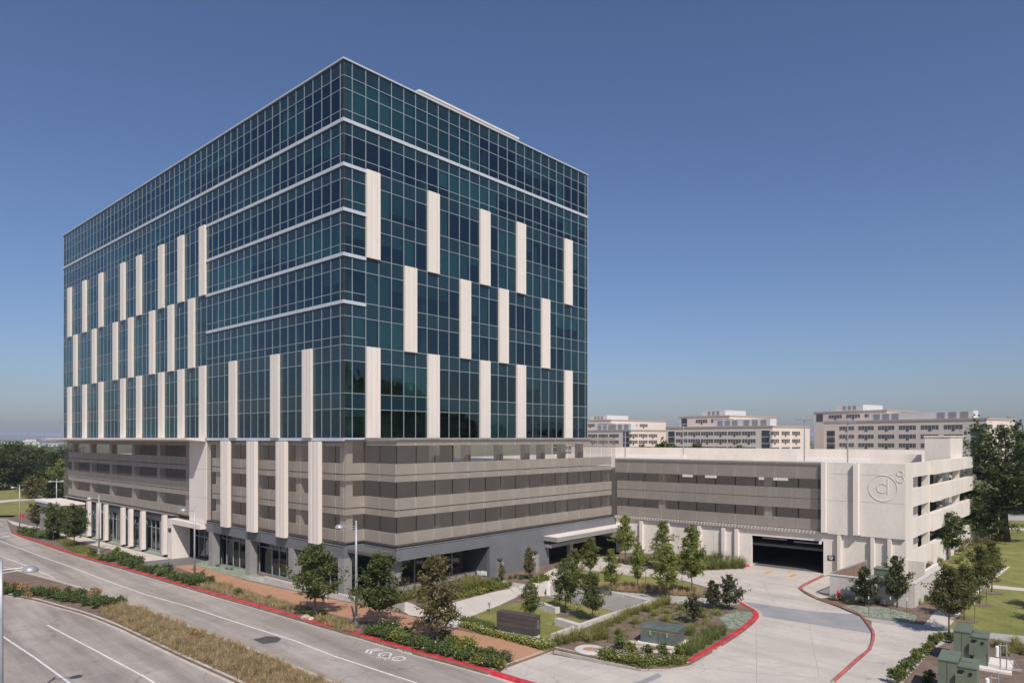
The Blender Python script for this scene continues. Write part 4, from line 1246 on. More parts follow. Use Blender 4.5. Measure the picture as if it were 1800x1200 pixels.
# walled enclosure by the garage
def blockwall(name, label, a, b, h):
    """A wall of stacked pale blocks between two world points."""
    A, B = Vector((*a, 0)), Vector((*b, 0)); d = B-A; ln = d.length
    t = thing(name, label, "wall", (a[0], a[1], .05), math.atan2(d.y, d.x))
    rows = 10; hh = h/rows; bw = ln/ max(3, round(ln/.9)); r2 = random.Random(len(label))
    nmesh = MB().box(0, -.12, 0, bw-.018, .12, hh-.016).mesh("block", BLOCK)
    part("mortar_core", MB().box(.01, -.105, -.3, ln-.01, .105, h-.02), CONC2, t)
    for r in range(rows):
        off = (bw/2 if r % 2 else 0)
        n = int(ln/bw + .5)
        for k in range(n + (1 if r % 2 else 0)):
            x0 = max(0, k*bw-off); x1 = min(ln, (k+1)*bw-off)
            if x1-x0 < .1: continue
            o = link("block", nmesh, t, (x0, r2.uniform(-.006, .006), r*hh), None, ((x1-x0)/bw, 1, 1))
    part("coping", MB().box(-.03, -.17, h, ln+.03, .17, h+.09), BLOCK, t)
    return t
A_, D_, C_ = (27.75, 60.4), (32.6, 56.4), (39.6, 63.9)
blockwall("block_wall", "pale block wall facing the drive behind the fire hydrant", A_, D_, 1.95)
blockwall("block_wall", "pale block side wall of the transformer enclosure facing the lawn", (32.75, 56.55), C_, 1.95)
# slatted gate
gA, gB = Vector((27.95, 60.75, .1)), Vector((34.3, 67.0, .1)); d = gB-gA; ln = d.length
GT_ = thing("slatted_gate", "white framed gate with brown slats closing the enclosure beside the garage", "gate", gA, math.atan2(d.y, d.x))
SLAT = M("brown_slat", (0.30, 0.20, 0.14), rough=0.7, var=0.15, scale=2)
part("gate_frame", MB().box(0, -.05, 1.9, ln, .05, 2.02).box(0, -.05, 0, .08, .05, 1.9).box(ln-.1, -.06, 0, ln, .06, 2.1).box(0, -.05, .1, ln, .05, .2), STEEL, GT_)
sm = MB().box(0, -.03, .2, .16, .03, 1.9).mesh("slat", SLAT)
for k in range(26):
    link("slat", sm, GT_, (.12+k*(ln-.25)/26, 0, 0))
# boxes inside it
def padbox(x, y, label, w=1.7, dd=1.5, h=1.6):
    t = thing("pad_transformer", label, "electric box", (x, y, .1), GANG, "transformers inside the enclosure")
    part("cabinet_body", MB().box(0, 0, 0, dd, w, h-.1), GREENB, t); part("cabinet_lid", MB().box(-.05, -.05, h-.095, dd+.05, w+.05, h), GREENB, t)
    part("cooling_fins", MB().box(-.35, .2, .3, -.01, w-.2, h-.45), TEALB, t)
padbox(34.6, 62.6, "tall green transformer inside the walled enclosure, the farther one", h=1.9)
padbox(32.0, 60.2, "lower green transformer inside the walled enclosure behind the young trees")

# fire hydrant
def hydrant(p):
    t = thing("fire_hydrant", "red fire hydrant in the mulch at the foot of the pale block wall", "fire hydrant", p)
    part("barrel", MB().lathe([(.16, -.1), (.16, .06), (.12, .08), (.115, .55), (.145, .57), (.145, .62), (.12, .66), (.08, .76), (.035, .80), (.035, .86)], 16), REDM, t, smooth=True)
    part("outlet_cap", MB().tube([(0, -.1, .45), (0, -.22, .45)], [.075, .075], 12), REDM, t)
    part("outlet_cap", MB().tube([(-.1, 0, .47), (-.21, 0, .47)], [.055, .055], 12), REDM, t)
    part("outlet_cap", MB().tube([(.1, 0, .47), (.21, 0, .47)], [.055, .055], 12), REDM, t)
hydrant(G(1474, 1053.5, .1))

# concrete pylons by the grey wall
def pylon(px, py, label, h, sticker):
    p = G(px, py, .1)
    t = thing("lamp_pylon", label, "pylon", p, ANG)
    part("pylon_shaft", MB().box(-.2, -.3, -.1, .35, .3, h), GREYMET, t)
    part("pylon_lamp", MB().lathe([(.10, 0), (.10, .15), (.26, .20), (.27, .28), (.18, .36)], 14, (.05, 0, h)), DARK, t, smooth=True)
    if sticker:
        part("warning_sticker", MB().box(-.212, -.24, h-.62, -.202, .24, h-.14), SIGNW, t)
        part("warning_symbol", MB().prism([(0, -.22), (.001, -.22), (.001, 0)], 0, .01), REDM, t) if False else None
        m = MB(); m.tri((-.216, .2, h-.58), (-.216, -.2, h-.58), (-.216, 0, h-.18)); part("warning_symbol", m, REDM, t)
pylon(878, 1021, "grey pylon with a lamp on top beside the corner of the grey siding wall", 1.85, False)
pylon(940, 1005, "grey pylon with a red and white sticker near the service entrance", 1.8, True)
# small boards by the glass front
for px in (843, 851):
    p = G(px, 1024, .1)
    t = thing("bike_rack", "rounded white board on thin posts by the glass front, %s of two" % ("left" if px == 843 else "right"), "rack", p, ANG, "white boards by the glass front")
    part("board", MB().prism([(-.02, -.34), (.02, -.34), (.02, .34), (-.02, .34)], .75, 1.15), SIGNW, t)
    part("post", MB().tube([(0, -.3, 0), (0, -.3, .8)], [.025, .025], 6), STEEL, t)
    part("post", MB().tube([(0, .3, 0), (0, .3, .8)], [.025, .025], 6), STEEL, t)
# parking sign
p = G(1163, 1001, .1)
t = thing("parking_sign", "white parking sign on a grey post in front of the garage hedge", "sign", p, ANG-R_(40))
part("post", MB().tube([(0, 0, -.1), (0, 0, 2.0)], [.045, .045], 8), STEEL, t)
part("sign_plate", MB().box(-.02, -.23, 1.95, .0, .23, 2.65), SIGNW, t)
m = MB().box(-.026, -.16, 2.42, -.022, .16, 2.50).box(-.026, -.16, 2.30, -.022, .02, 2.38).box(-.026, -.17, 2.04, -.022, .17, 2.20)
part("sign_print", m, BLACK, t)
# stop sign far left
p = G(38, 929, .0)
t = thing("stop_sign", "small red stop sign at the far street corner", "stop sign", p, R_(-70))
oc = [(.38*math.cos(R_(22.5+45*k)), .38*math.sin(R_(22.5+45*k))) for k in range(8)]
part("post", MB().tube([(0, 0, 0), (0, 0, 2.4)], [.035, .035], 8), STEEL, t)
o = part("sign_plate", MB().prism(oc, 0, .012), REDM, t); o.location = (-.04, 0, 2.2); o.rotation_euler = (0, R_(-90), 0)
o = link("sign_lettering", text_mesh("STOP", .26, .002, SIGNW, "sign_lettering"), t, (-.06, 0, 2.2), (R_(90), 0, R_(-90)))
# spot light and utility bits in the lawn
def spot(px, py, label):
    p = G(px, py, .1); t = thing("garden_light", label, "garden light", p)
    part("stake", MB().tube([(0, 0, -.1), (0, 0, .5)], [.03, .03], 6), DARK, t); part("lamp_head", MB().lathe([(.05, 0), (.10, .04), (.11, .22), (.09, .24)], 12, (0, 0, .48)), STEEL, t)
spot(860, 1074, "small grey garden light at the edge of the lawn by the white walk")

# rocks
def rock(px, py, r, label, seed):
    rr = random.Random(seed); bm = bmesh.new(); bmesh.ops.create_icosphere(bm, subdivisions=2, radius=r)
    for v in bm.verts: v.co *= rr.uniform(.8, 1.15); v.co.z *= .6; v.co.x *= 1.35
    m = bpy.data.meshes.new("rock"); bm.to_mesh(m); bm.free(); m.materials.append(STONE)
    p = G(px, py, .1); tag(link("rock", m, None, (p.x, p.y, p.z+r*.2), rr.uniform(0, 6)), label, "rock", "pale rocks")
rock(1110, 1134, .40, "pale rock left of the green transformer box with a red mark nearby", 1)
rock(1126, 1140, .34, "flat pale rock touching the corner of the green transformer box", 2)
rock(1152, 1146, .22, "small pale rock in front of the green transformer box, left of two", 3)
rock(1180, 1147, .24, "small pale rock in front of the green transformer box, right of two", 4)
rock(537, 1086, .34, "pale rock at the red kerb left of the first street tree trunk", 5)
rock(547, 1088, .26, "smaller pale rock beside the red kerb below the first street tree", 6)
rock(819, 1038, .28, "pale rock in the yellow green grasses by the glass front", 7)

# street lamps
def street_lamp(px, py, H, arm, label, double=False, pos=None):
    p = pos if pos else G(px, py, .1)
    t = thing("street_lamp", label, "street lamp", p, 0, "street lamps along the road")
    part("pole", MB().tube([(0, 0, -.2), (0, 0, H*.5), (0, 0, H)], [.10, .09, .07], 12), STEEL, t, smooth=True)
    part("pole_base", MB().lathe([(.2, -.2), (.2, .05), (.14, .12), (.13, .7), (.1, .72)], 12), STEEL, t)
    for s in ((arm, ) if not double else (arm, (-arm[0], -arm[1]))):
        a = Vector((s[0], s[1], 0)); u = a.normalized(); zz = H-.45
        m = MB().tube([(0, 0, zz), tuple(a*.75 + Vector((0, 0, zz+.06)))], [.028, .028], 6)
        m.tube([(0, 0, zz-.16), tuple(a*.75 + Vector((0, 0, zz-.04)))], [.022, .022], 6)
        part("arm", m, STEEL, t)
        c = a + Vector((0, 0, zz))
        part("lamp_head", MB().lathe([(.34, -.14), (.34, -.11), (.31, .0), (.22, .09), (.11, .14), (.03, .15)], 20, tuple(c)), STEEL, t, smooth=True)
ad = Vector((-RX, -RY, 0))
street_lamp(626, 1099, 7.75, (-1.28, .2), "street lamp with a domed head among grasses in front of the screened corner")
street_lamp(342, 1019, 7.7, (-1.35, .4), "street lamp with a domed head in front of the white entry portal")
street_lamp(174, 972, 7.7, (-1.5, .4), "street lamp with a domed head before the row of white standing fins")
street_lamp(34.5, 932, 7.7, (-1.5, .5), "street lamp with a domed head beside the small red stop sign")
street_lamp(0, 0, 7.9, (1.12, .45), "street lamp with a domed head cut by the left edge of the street median", pos=Vector((-25.0, 33.9, .0)))
street_lamp(99, 905, 8.4, (.85, .45), "twin headed lamp rising behind the porch roof at the far end", True, pos=Vector((-84.5, 128.5, -2.0)))

# ================================================================== TREES
def crown_mesh(seed, h, zc, prof, n, leaf, nb, scat, up=.45, droop=.0, mat=None, elong=1.7, subs=4, inner=.3):
    """Leaf sized faces along many limbs that leave the stem at turning angles (prof: reach at 0..1 of the crown height)."""
    r = random.Random(seed); mb = MB(); limbs = []
    def rad(t):
        t = max(0, min(1, t))*(len(prof)-1); i = int(min(t, len(prof)-2)); f = t-i
        return prof[i]*(1-f) + prof[i+1]*f
    for i in range(nb):
        t = min(1, max(0, (i + r.uniform(-.6, .6))/nb))
        R = rad(t)*r.choice([.4, .7, .9, 1.0, 1.1, 1.3]); a = i*2.39996 + r.uniform(-.5, .5)
        z1 = zc + t*(h-zc); z0 = max(zc*.85, z1 - R*up)
        b = Vector((0, 0, z0)); e = Vector((R*math.cos(a), R*math.sin(a), z1 + R*(.12-droop)))
        limbs.append((b, e))
        tips = [(b, e)]
        for _ in range(subs):
            f = r.uniform(.35, .9); q = b.lerp(e, f)
            tips.append((q, q + Vector((r.gauss(0, .32), r.gauss(0, .32), r.gauss(.10-droop*.4, .22)))*max(R, .4)))
        per = int(n/nb/len(tips)*(.5+.75*(rad(t)/max(prof)))*1.25)+1
        for k, (p0, p1) in enumerate(tips):
            L = (p1-p0).length
            for _ in range(per):
                f = r.uniform(inner if k == 0 else .0, 1.05)
                p = p0.lerp(p1, f) + Vector((r.gauss(0, 1), r.gauss(0, 1), r.gauss(0, .8)))*scat*(1.15-.4*f)
                u = ((p1-p0).normalized()*.7 + Vector((r.gauss(0, .7), r.gauss(0, .7), r.gauss(0, .5)-droop))).normalized()
                nn = Vector((r.gauss(0, .7), r.gauss(0, .7), 1)).normalized()
                v = nn.cross(u)
                if v.length < .1: continue
                v.normalize(); s = leaf*r.uniform(.6, 1.35)
                u = u*s*elong/2; v = v*s/2
                mb.quad(p-u, p-v+u*.15, p+u, p+v+u*.15)
    return mb.mesh("crown", mat), limbs
def trunk_mesh(seed, h, r0, zc, limbs, mat, lean=.0):
    r = random.Random(seed+99); mb = MB()
    top = zc + (h-zc)*.9
    pts = [Vector((r.uniform(-.3, .3)*r0*(k > 0), r.uniform(-.3, .3)*r0*(k > 0), k/6*top - (.15 if k == 0 else 0))) for k in range(7)]
    mb.tube(pts, [r0*(1.3 if k == 0 else 1-.88*k/6) for k in range(7)], 8)
    for b, e in limbs[::max(1, len(limbs)//34)]:
        t = min(b.z/top, .97); rr = r0*(1-.86*t)*.42
        mid = b.lerp(e, .5) + Vector((0, 0, -.05*(e-b).length))
        mb.tube([b, mid, e], [rr, rr*.6, rr*.18], 5)
    return mb.mesh("trunk", mat, True)
PROTO = {}
def tree_kind(kind, seed):
    if (kind, seed) in PROTO: return PROTO[(kind, seed)]
    if kind == "oak":        # young broad street oak, 5 m
        m, cs = crown_mesh(seed, 4.9, 1.45, [1.0, 1.6, 1.75, 1.55, 1.15, .35], 3500, .125, 32, .15, mat=L_GREEN)
        t = trunk_mesh(seed, 5.0, .075, 1.45, cs, BARK)
    elif kind == "olive":
        m, cs = crown_mesh(seed, 5.5, 1.25, [1.3, 1.8, 1.8, 1.4, .95, .2], 3700, .125, 34, .16, mat=L_OLIVE)
        t = trunk_mesh(seed, 5.6, .08, 1.25, cs, BARK)
    elif kind == "cypress":  # light feathery conical tree
        m, cs = crown_mesh(seed, 5.3, 1.7, [.9, 1.4, 1.35, 1.05, .7, .25], 2700, .10, 32, .12, up=.25, droop=.12, mat=L_LIGHT, elong=3.2, subs=5, inner=.2)
        t = trunk_mesh(seed, 5.4, .065, 1.7, cs, BARK)
    elif kind == "small":    # small dark sparse tree
        m, cs = crown_mesh(seed, 2.9, .75, [.6, 1.0, 1.05, .9, .65, .15], 1800, .115, 22, .11, mat=L_SMALL, up=.8)
        t = trunk_mesh(seed, 3.0, .045, .75, cs, DBARK)
    elif kind == "elm":      # olive green trees on the right lawn
        m, cs = crown_mesh(seed, 5.4, 2.0, [1.0, 1.5, 1.6, 1.3, .95, .3], 4200, .10, 36, .15, mat=L_ELM, droop=.1, elong=2.4, up=.7)
        t = trunk_mesh(seed, 5.6, .075, 2.0, cs, BARK)
    elif kind == "big":      # mature tree with an open crown
        m, cs = crown_mesh(seed, 16.5, 5.2, [4.2, 6.6, 7.0, 6.0, 4.6, 1.6], 6200, .27, 34, .34, mat=L_DARK, up=.7, subs=7)
        t = trunk_mesh(seed, 17.0, .52, 5.2, cs, DBARK)
    elif kind == "park":     # dark spreading oak
        m, cs = crown_mesh(seed, 13.5, 2.2, [6.0, 7.8, 7.8, 6.8, 4.8, 1.8], 11000, .42, 60, .75, mat=L_DARK, subs=5)
        t = trunk_mesh(seed, 14.0, .5, 2.4, cs, DBARK)
    elif kind == "far":
        m, cs = crown_mesh(seed, 9.7, 1.0, [3.2, 4.3, 4.2, 3.4, 2.2, .7], 2600, .55, 30, .5, mat=L_GREEN)
        t = trunk_mesh(seed, 10.0, .3, 1.2, cs, DBARK)
    PROTO[(kind, seed)] = (t, m, {"oak": 5.0, "olive": 5.6, "cypress": 5.4, "small": 3.0, "elm": 5.6, "big": 17.0, "park": 14.0, "far": 10.0}[kind])
    return PROTO[(kind, seed)]
rt = random.Random(5)
def tree(name, kind, seed, base, height, label, wid=1.0, group=None, rot=None, pos=None, mat=None):
    p = pos if pos is not None else G(base[0], base[1], .1)
    tm, cm, h0 = tree_kind(kind, seed)
    t = thing(name, label, "tree", p, rt.uniform(0, 6.28) if rot is None else rot, group)
    s = height/h0
    t.scale = (s*wid, s*wid, s)
    a = link("trunk", tm, t); b = link("crown", cm, t)
    if mat:
        b.material_slots[0].link = 'OBJECT'; b.material_slots[0].material = mat
    return t
def hgt(base, ytop, zo=.1):
    p = G(base[0], base[1], zo); return (EYE-p.z) - (ytop-770)*p.y/F
def T(name, kind, seed, base, ytop, label, wid=1.0, **k): return tree(name, kind, seed, base, hgt(base, ytop), label, wid, **k)

g_ = "young trees along the street"
T("street_tree", "oak", 1, (554, 1081), 957, "dense green young tree by the tan path, just left of the domed lamp", 1.0, group=g_)
T("street_tree", "oak", 2, (666, 1103), 970, "dense green young tree just right of the domed lamp by the tan path", .98, group=g_)
T("street_tree", "olive", 3, (768, 1129), 974, "brownish olive young tree by the tan path in front of the glass corner", .98, group=g_)
g2 = "young trees by the white pavement"
T("street_tree", "oak", 4, (65, 932), 882, "young tree by the far street corner, leftmost of three by the white pavement", 1.0, group=g2, mat=L_OLIVE)
T("street_tree", "oak", 5, (94, 949), 884, "young tree by the white pavement, middle one of three near the porch roof", 1.0, group=g2)
T("street_tree", "oak", 6, (130, 960), 886, "young tree by the white pavement, nearest of three to the white standing fins", .95, group=g2)
g3 = "trees of the court"
T("lawn_tree", "oak", 2, (932, 1092), 1022, "round dark green tree on the lawn directly behind the dark sign wall", .86, group=g3)
T("lawn_tree", "oak", 5, (994.5, 1078), 984, "green tree in a mulch ring between the two white stone benches", .85, group=g3)
T("lawn_tree", "oak", 4, (1041.5, 1092), 1005, "dark green tree standing against the white kerb wall of the lawn", .85, group=g3)
c3 = "feathery young trees of the court"
T("feathery_tree", "cypress", 1, (1010, 1032), 962, "bright green feathery tree in front of the service entrance, left of its neighbours", 1.0, group=c3)
T("feathery_tree", "cypress", 2, (1037, 1020), 942, "bright green feathery tree centred before the dark service opening", 1.0, group=c3)
T("feathery_tree", "cypress", 3, (1074, 1046), 962, "thin feathery tree at the left end of the row of tan tufts", .85, group=c3)
T("feathery_tree", "cypress", 4, (1099, 990), 905, "tall feathery tree against the inner corner of screen and garage", .95, group=c3)
T("feathery_tree", "cypress", 1, (1121, 1040), 952, "feathery tree among the tan tufts with a dark trunk, second from the left", .75, group=c3, rot=2.2)
T("feathery_tree", "cypress", 2, (1165, 1001), 913, "feathery tree behind the white parking sign", .85, group=c3, rot=1.0)
T("feathery_tree", "cypress", 3, (1172, 1051), 955, "wide feathery tree by the grey walk, right of the parking sign", 1.15, group=c3, rot=4.0)
T("feathery_tree", "cypress", 4, (1216, 1046), 922, "tall feathery tree before the pale garage wall, rightmost of its kind", .85, group=c3, rot=5.0)
s3 = "small dark trees at the drive"
T("small_tree", "small", 1, (1219, 1096), 1042, "small dark tree among tall grasses right of the green transformer box", .95, group=s3)
T("small_tree", "small", 2, (1253, 1070), 1018, "small dark tree, middle one of three near the tip of the planted bed", .85, group=s3)
T("small_tree", "small", 3, (1282, 1072), 1008, "small sparse dark tree nearest the grey band across the drive", .85, group=s3)
T("small_tree", "small", 2, (1520, 1064), 995, "small dark tree by the block wall, close to the fire hydrant", 1.0, group=s3, rot=1.2)
T("small_tree", "small", 3, (1577, 1067), 975, "taller small tree by the block wall, right of its neighbour", .75, group=s3, rot=2.0)
T("small_tree", "small", 1, (882+0, 1030), 988, "slender little tree beside the lamp pylon at the siding corner", .5, group=s3, rot=3.0, mat=L_OLIVE)
T("small_tree", "small", 2, (930, 1018), 960, "thin sparse tree with a few orange leaves before the siding wall", .55, group=s3, rot=4.0, mat=L_OLIVE)
e3 = "olive trees along the lawn walk"
T("lawn_tree", "elm", 1, (1668, 1115), 990, "olive green tree at the start of the white walk, nearest the green cabinets", 1.0, group=e3)
T("lawn_tree", "elm", 2, (1695, 1089), 990, "olive green tree on the lawn edge, second from the green cabinets", .85, group=e3)
T("lawn_tree", "elm", 3, (1722, 1061), 955, "olive green tree on the lawn edge, third from the green cabinets", .85, group=e3)
T("lawn_tree", "elm", 1, (1743, 1040), 948, "olive green tree where the walks cross, fourth from the green cabinets", .75, group=e3, rot=3.0)
tree("lawn_tree", "elm", 2, None, 5.2, "olive green tree of the lawn row outside the right edge, farther one", 1.1, e3, pos=Vector((43.8, 54.2, .1)))
tree("lawn_tree", "elm", 3, None, 5.6, "olive green tree of the lawn row outside the right edge, nearer one", 1.1, e3, pos=Vector((41.0, 49.0, .1)))
T("dark_tree", "oak", 3, (1666, 983), 898, "bushy dark green tree against the open side of the garage", 1.15, mat=L_DARK)
T("dark_tree", "oak", 6, (1708, 952), 858, "dark green tree behind the garage side on the lawn, left of the big trunk", 1.2, mat=L_DARK)
T("dark_tree", "oak", 1, (1738, 955), 885, "low dark green tree in front of the big trunk on the lawn", 1.3, mat=L_DARK)
T("big_tree", "big", 1, (1766, 950), 738, "big old tree with an open dark crown beside the garage", 1.22, rot=2.9)
bgx = "dark trees beyond the right lawn"
for i, (px, py, yt, lab) in enumerate([(1818, 896, 780, "dark tree beyond the right lawn at the picture edge, behind the big tree"),
                                       
                                                                              (1860, 905, 770, "dark tree beyond the right lawn outside the path road")]):
    T("park_tree", "park", 1+i % 2, (px, py), yt, lab, .95, group=bgx)
g5 = "large dark trees across the left lawn"
for i, (px, py, yt, wd, lab) in enumerate([(-28, 862, 778, .9, "large dark oak across the left lawn, cut by the picture edge"),
                                        (26, 858, 779, 1.0, "large dark oak across the left lawn, the biggest in view"),
                                        (64, 850, 788, .85, "dark oak across the left lawn, behind the pale yellowish tree"),
                                        (92, 852, 796, .9, "dark oak at the left lawn, half hidden by the screened building end"),
                                        (118, 850, 790, .9, "dark oak behind the screened building end")]):
    T("park_tree", "park", 1+i % 2, (px, py), yt, lab, wd, group=g5)
T("park_tree", "far", 3, (56, 876), 838, "pale olive tree on the left lawn beside its white path", 1.0, mat=L_OLIVE)
T("park_tree", "far", 4, (98, 880), 838, "round dark green tree beside the porch roof", 1.1, mat=L_DARK)
T("park_tree", "far", 5, (106, 862), 806, "yellowish tree at the left, touching the end of the screens", .7, mat=L_LIGHT)
g6 = "tree tops behind the garage roof"
for i, (px, yt, Y, lab) in enumerate([(1131, 783, 175, "tree top behind the garage roof, reddish olive, leftmost"), (1165, 777, 190, "tree top behind the garage roof between the first two cream buildings"),
                              (1186, 783, 185, "low tree top behind the garage roof left of the middle cream building"), (1226, 779, 195, "wide tree top behind the garage roof at the middle cream building"),
                              (1297, 784, 190, "tree top behind the garage roof near the glazed corner strip"), (1350, 788, 190, "small tree top behind the garage roof at the corner strip")]):
    z = EYE-(yt-770)*Y/F
    tree("park_tree", "far", 3+i % 3, None, z, lab, .75, group=g6, pos=Vector(((px-900)/F*Y, Y, 0)), mat=[L_OLIVE, L_GREEN, L_OLIVE][i % 3])

# stakes with white tops beside the young trees
stk = None
for px, py, lab in [(1527, 1078, "green stake with a white top in pale gravel by the block wall, leftmost of three"), (1565, 1079, "green stake with a white top in pale gravel by the block wall, middle of three"),
                    (1594, 1081, "green stake with a white top in pale gravel by the block wall, rightmost of three"), (1713, 1089, "green stake with a white top on the right lawn, nearest"),
                    (1734, 1058, "green stake on the right lawn beside the third olive tree"), (1745, 1036, "green stake on the right lawn beside the walk crossing"),
                    (1135, 1028, "thin stake on the lawn strip behind the tan tufts, left"), (1199, 1032, "thin stake on the lawn strip behind the tan tufts, right"),
                    (540, 1078, "thin stake left of the first street tree"), (573, 1083, "thin stake right of the first street tree")]:
    p = G(px, py, .1)
    if stk is None:
        stk = thing("tree_stake", lab, "stake", p, 0, "tree stakes")
        part("stake", MB().tube([(0, 0, -.1), (0, 0, 1.15)], [.02, .02], 6), L_GREEN, stk)
        part("stake_top", MB().tube([(0, 0, 1.15), (0, 0, 1.38)], [.032, .032], 6), SIGNW, stk)
    else: copy_thing(stk, lab, p)

# ================================================================== SHRUBS AND GRASSES
def shrub_mesh(seed, n, leaf, rx, h, mat, up=.3, flowers=0, fm=None):
    r = random.Random(seed); mb = MB(); fl = MB()
    K = 16
    cs = []
    for _ in range(K):
        a = r.uniform(0, 6.28); q = rx*math.sqrt(r.random())*.85
        cs.append(Vector((q*math.cos(a), q*math.sin(a), h*(.25+.62*r.random()*(1-.5*(q/rx)**2)))))
    for k in range(n):
        c = cs[k % K]; cr = rx*.42
        d = Vector((r.gauss(0, .5), r.gauss(0, .5), r.gauss(0, .45)))
        p = c + d*cr; p.z = max(.02, min(p.z, h*1.05))
        u = Vector((r.gauss(0, 1), r.gauss(0, 1), r.gauss(up, .7))).normalized()
        v = Vector((r.gauss(0, .8), r.gauss(0, .8), 1)).cross(u)
        if v.length < .1: continue
        v.normalize(); s = leaf*r.uniform(.6, 1.3); u *= s*.9; v *= s*.5
        (fl if k < flowers else mb).quad(p-u, p-v, p+u, p+v)
    m = mb.mesh("foliage", mat)
    f = fl.mesh("flowers", fm) if flowers else None
    return m, f
def tuft_mesh(seed, n, h, r0, spread, wd, mat):
    """Arching blades: most lean outwards and bend over, a few stand up."""
    r = random.Random(seed); mb = MB()
    for _ in range(n):
        a = r.uniform(0, 6.28); q = r0*math.sqrt(r.random())
        b = Vector((q*math.cos(a), q*math.sin(a), 0))
        a2 = a + r.gauss(0, .7); L = h*r.choice([.45, .6, .75, .85, .95, 1.1])*r.uniform(.9, 1.1); s = spread*r.uniform(.1, 1.25)
        d = Vector((math.cos(a2), math.sin(a2), 0)); n_ = Vector((-d.y, d.x, 0))*wd/2
        k = min(s/spread, 1)
        m1 = b + d*s*.30 + Vector((0, 0, L*.60)); m2 = b + d*s*.70 + Vector((0, 0, L*(.95-.22*k))); e = b + d*s + Vector((0, 0, L*(1.08-.62*k)))
        mb.quad(b-n_, b+n_, m1+n_*.9, m1-n_*.9); mb.quad(m1-n_*.9, m1+n_*.9, m2+n_*.6, m2-n_*.6); mb.tri(m2-n_*.6, m2+n_*.6, e)
    return mb.mesh("blades", mat)
SH = {}
def shrub_proto(kind, v):
    k = (kind, v)
    if k in SH: return SH[k]
    s = 40*v + len(kind)
    if kind == "green": r = shrub_mesh(s, 620, .10, .62, .85, L_SHRUB)
    elif kind == "flower": r = shrub_mesh(s, 620, .085, .62, .75, L_SHRUB, flowers=5, fm=L_FLOWER)
    elif kind == "yellow": r = shrub_mesh(s, 520, .10, .52, .72, L_YELL)
    elif kind == "dry": r = shrub_mesh(s, 480, .09, .50, .95, L_TAN)
    elif kind == "tall": r = shrub_mesh(s, 620, .10, .45, 1.25, L_YELL if v % 2 else L_SHRUB, up=.8)
    elif kind == "hedge": r = shrub_mesh(s, 520, .085, .55, .5, L_YELL, flowers=7, fm=L_FLOWER)
    elif kind == "tuft": r = (tuft_mesh(s, 170, .85, .20, .75, .024, L_GRASS), None)
    elif kind == "tan": r = (tuft_mesh(s, 150, .60, .16, .52, .022, L_DRY), None)
    elif kind == "reed": r = (tuft_mesh(s, 190, 1.25, .34, .85, .030, L_CANNA), None)
    elif kind == "agave": r = (tuft_mesh(s, 60, .5, .10, .5, .06, L_BLUE), None)
    elif kind == "bush": r = shrub_mesh(s, 900, .09, .80, 1.5, L_OLIVE, up=.5)
    SH[k] = r
    return r
KN = {"green": ("shrub", "shrub"), "flower": ("flowering_shrub", "shrub"), "yellow": ("shrub", "shrub"), "dry": ("dry_shrub", "shrub"), "tall": ("shrub", "shrub"),
      "hedge": ("flowering_shrub", "shrub"), "tuft": ("grass_tuft", "grass tuft"), "tan": ("grass_tuft", "grass tuft"), "reed": ("tall_grass", "grass tuft"), "agave": ("agave", "plant"), "bush": ("bush", "shrub")}
rs = random.Random(21)
NUM = ["", "second", "third", "fourth", "fifth", "sixth", "seventh", "eighth", "ninth", "tenth", "eleventh", "twelfth", "thirteenth"]
def ordinal(i, n):
    if n == 1: return ""
    if i == 0: return "leftmost"
    if i == n-1: return "rightmost"
    if i <= (n-1)/2: return NUM[i] + " from left"
    return NUM[n-1-i] + " from right"
def lines_of(pts):
    P = [G(x, y, .1) for x, y in pts]; out = []
    for i in range(len(P)-1):
        d = P[i+1]-P[i]; d.z = 0; L = d.length; d.normalize(); out.append((P[i], d, Vector((-d.y, d.x, 0)), L))
    return out
KL = lines_of(kerb1) + lines_of(kerb2)
def clear_of_kerb(q, r):
    """Plants grow clear of the painted kerbs."""
    for p, d, n, L in KL:
        v = q-p; t = v.x*d.x+v.y*d.y; s = v.x*n.x+v.y*n.y
        if -.3 < t < L+.3 and -1.0 < s < r:
            q = q + n*(r-s); q.z = zg(q.x, q.y)+.1
    return q
def bed(kind, pts, look, where, group, scale=1.0, zo=.1, seed=0):
    """One plant per point; pts are (px, py[, size]); each label says which one by its order in its bed."""
    pts = sorted(pts, key=lambda p: p[0]); n = len(pts)
    for i, p in enumerate(pts):
        sz = scale*(p[2] if len(p) > 2 else 1.0)*rs.uniform(.85, 1.15)
        q = clear_of_kerb(G(p[0], p[1], zo), .45+.50*sz) if zo == .1 else G(p[0], p[1], zo)
        m, f = shrub_proto(kind, (i+seed) % 3)
        o_ = ordinal(i, n)
        lab = "%s %s%s" % (look, where, (", " + o_) if o_ else "")
        if f is None:
            o = link(KN[kind][0], m, None, q, rs.uniform(0, 6.28), (sz, sz, sz*rs.uniform(.9, 1.1)))
            tag(o, lab, KN[kind][1], group)
        else:
            o = thing(KN[kind][0], lab, KN[kind][1], q, rs.uniform(0, 6.28), group)
            o.scale = (sz, sz, sz*rs.uniform(.9, 1.1))
            link("foliage", m, o); link("flowers", f, o)["kind"] = "stuff"
gm = "plants of the street median"
bed("green", [(8, 1043, 1.2), (24, 1041), (30, 1047, .7), (52, 1046), (64, 1045), (76, 1047, 1.1), (92, 1050), (104, 1053), (117, 1057), (129, 1056), (139, 1058, 1.1), (141, 1048), (153, 1064), (164, 1062, 1.1), (174, 1068, 1.1), (178, 1060), (187, 1061), (200, 1062, .8), (213, 1060, .9)],
    "dark green shrub", "in the street median", gm, .95, .09)
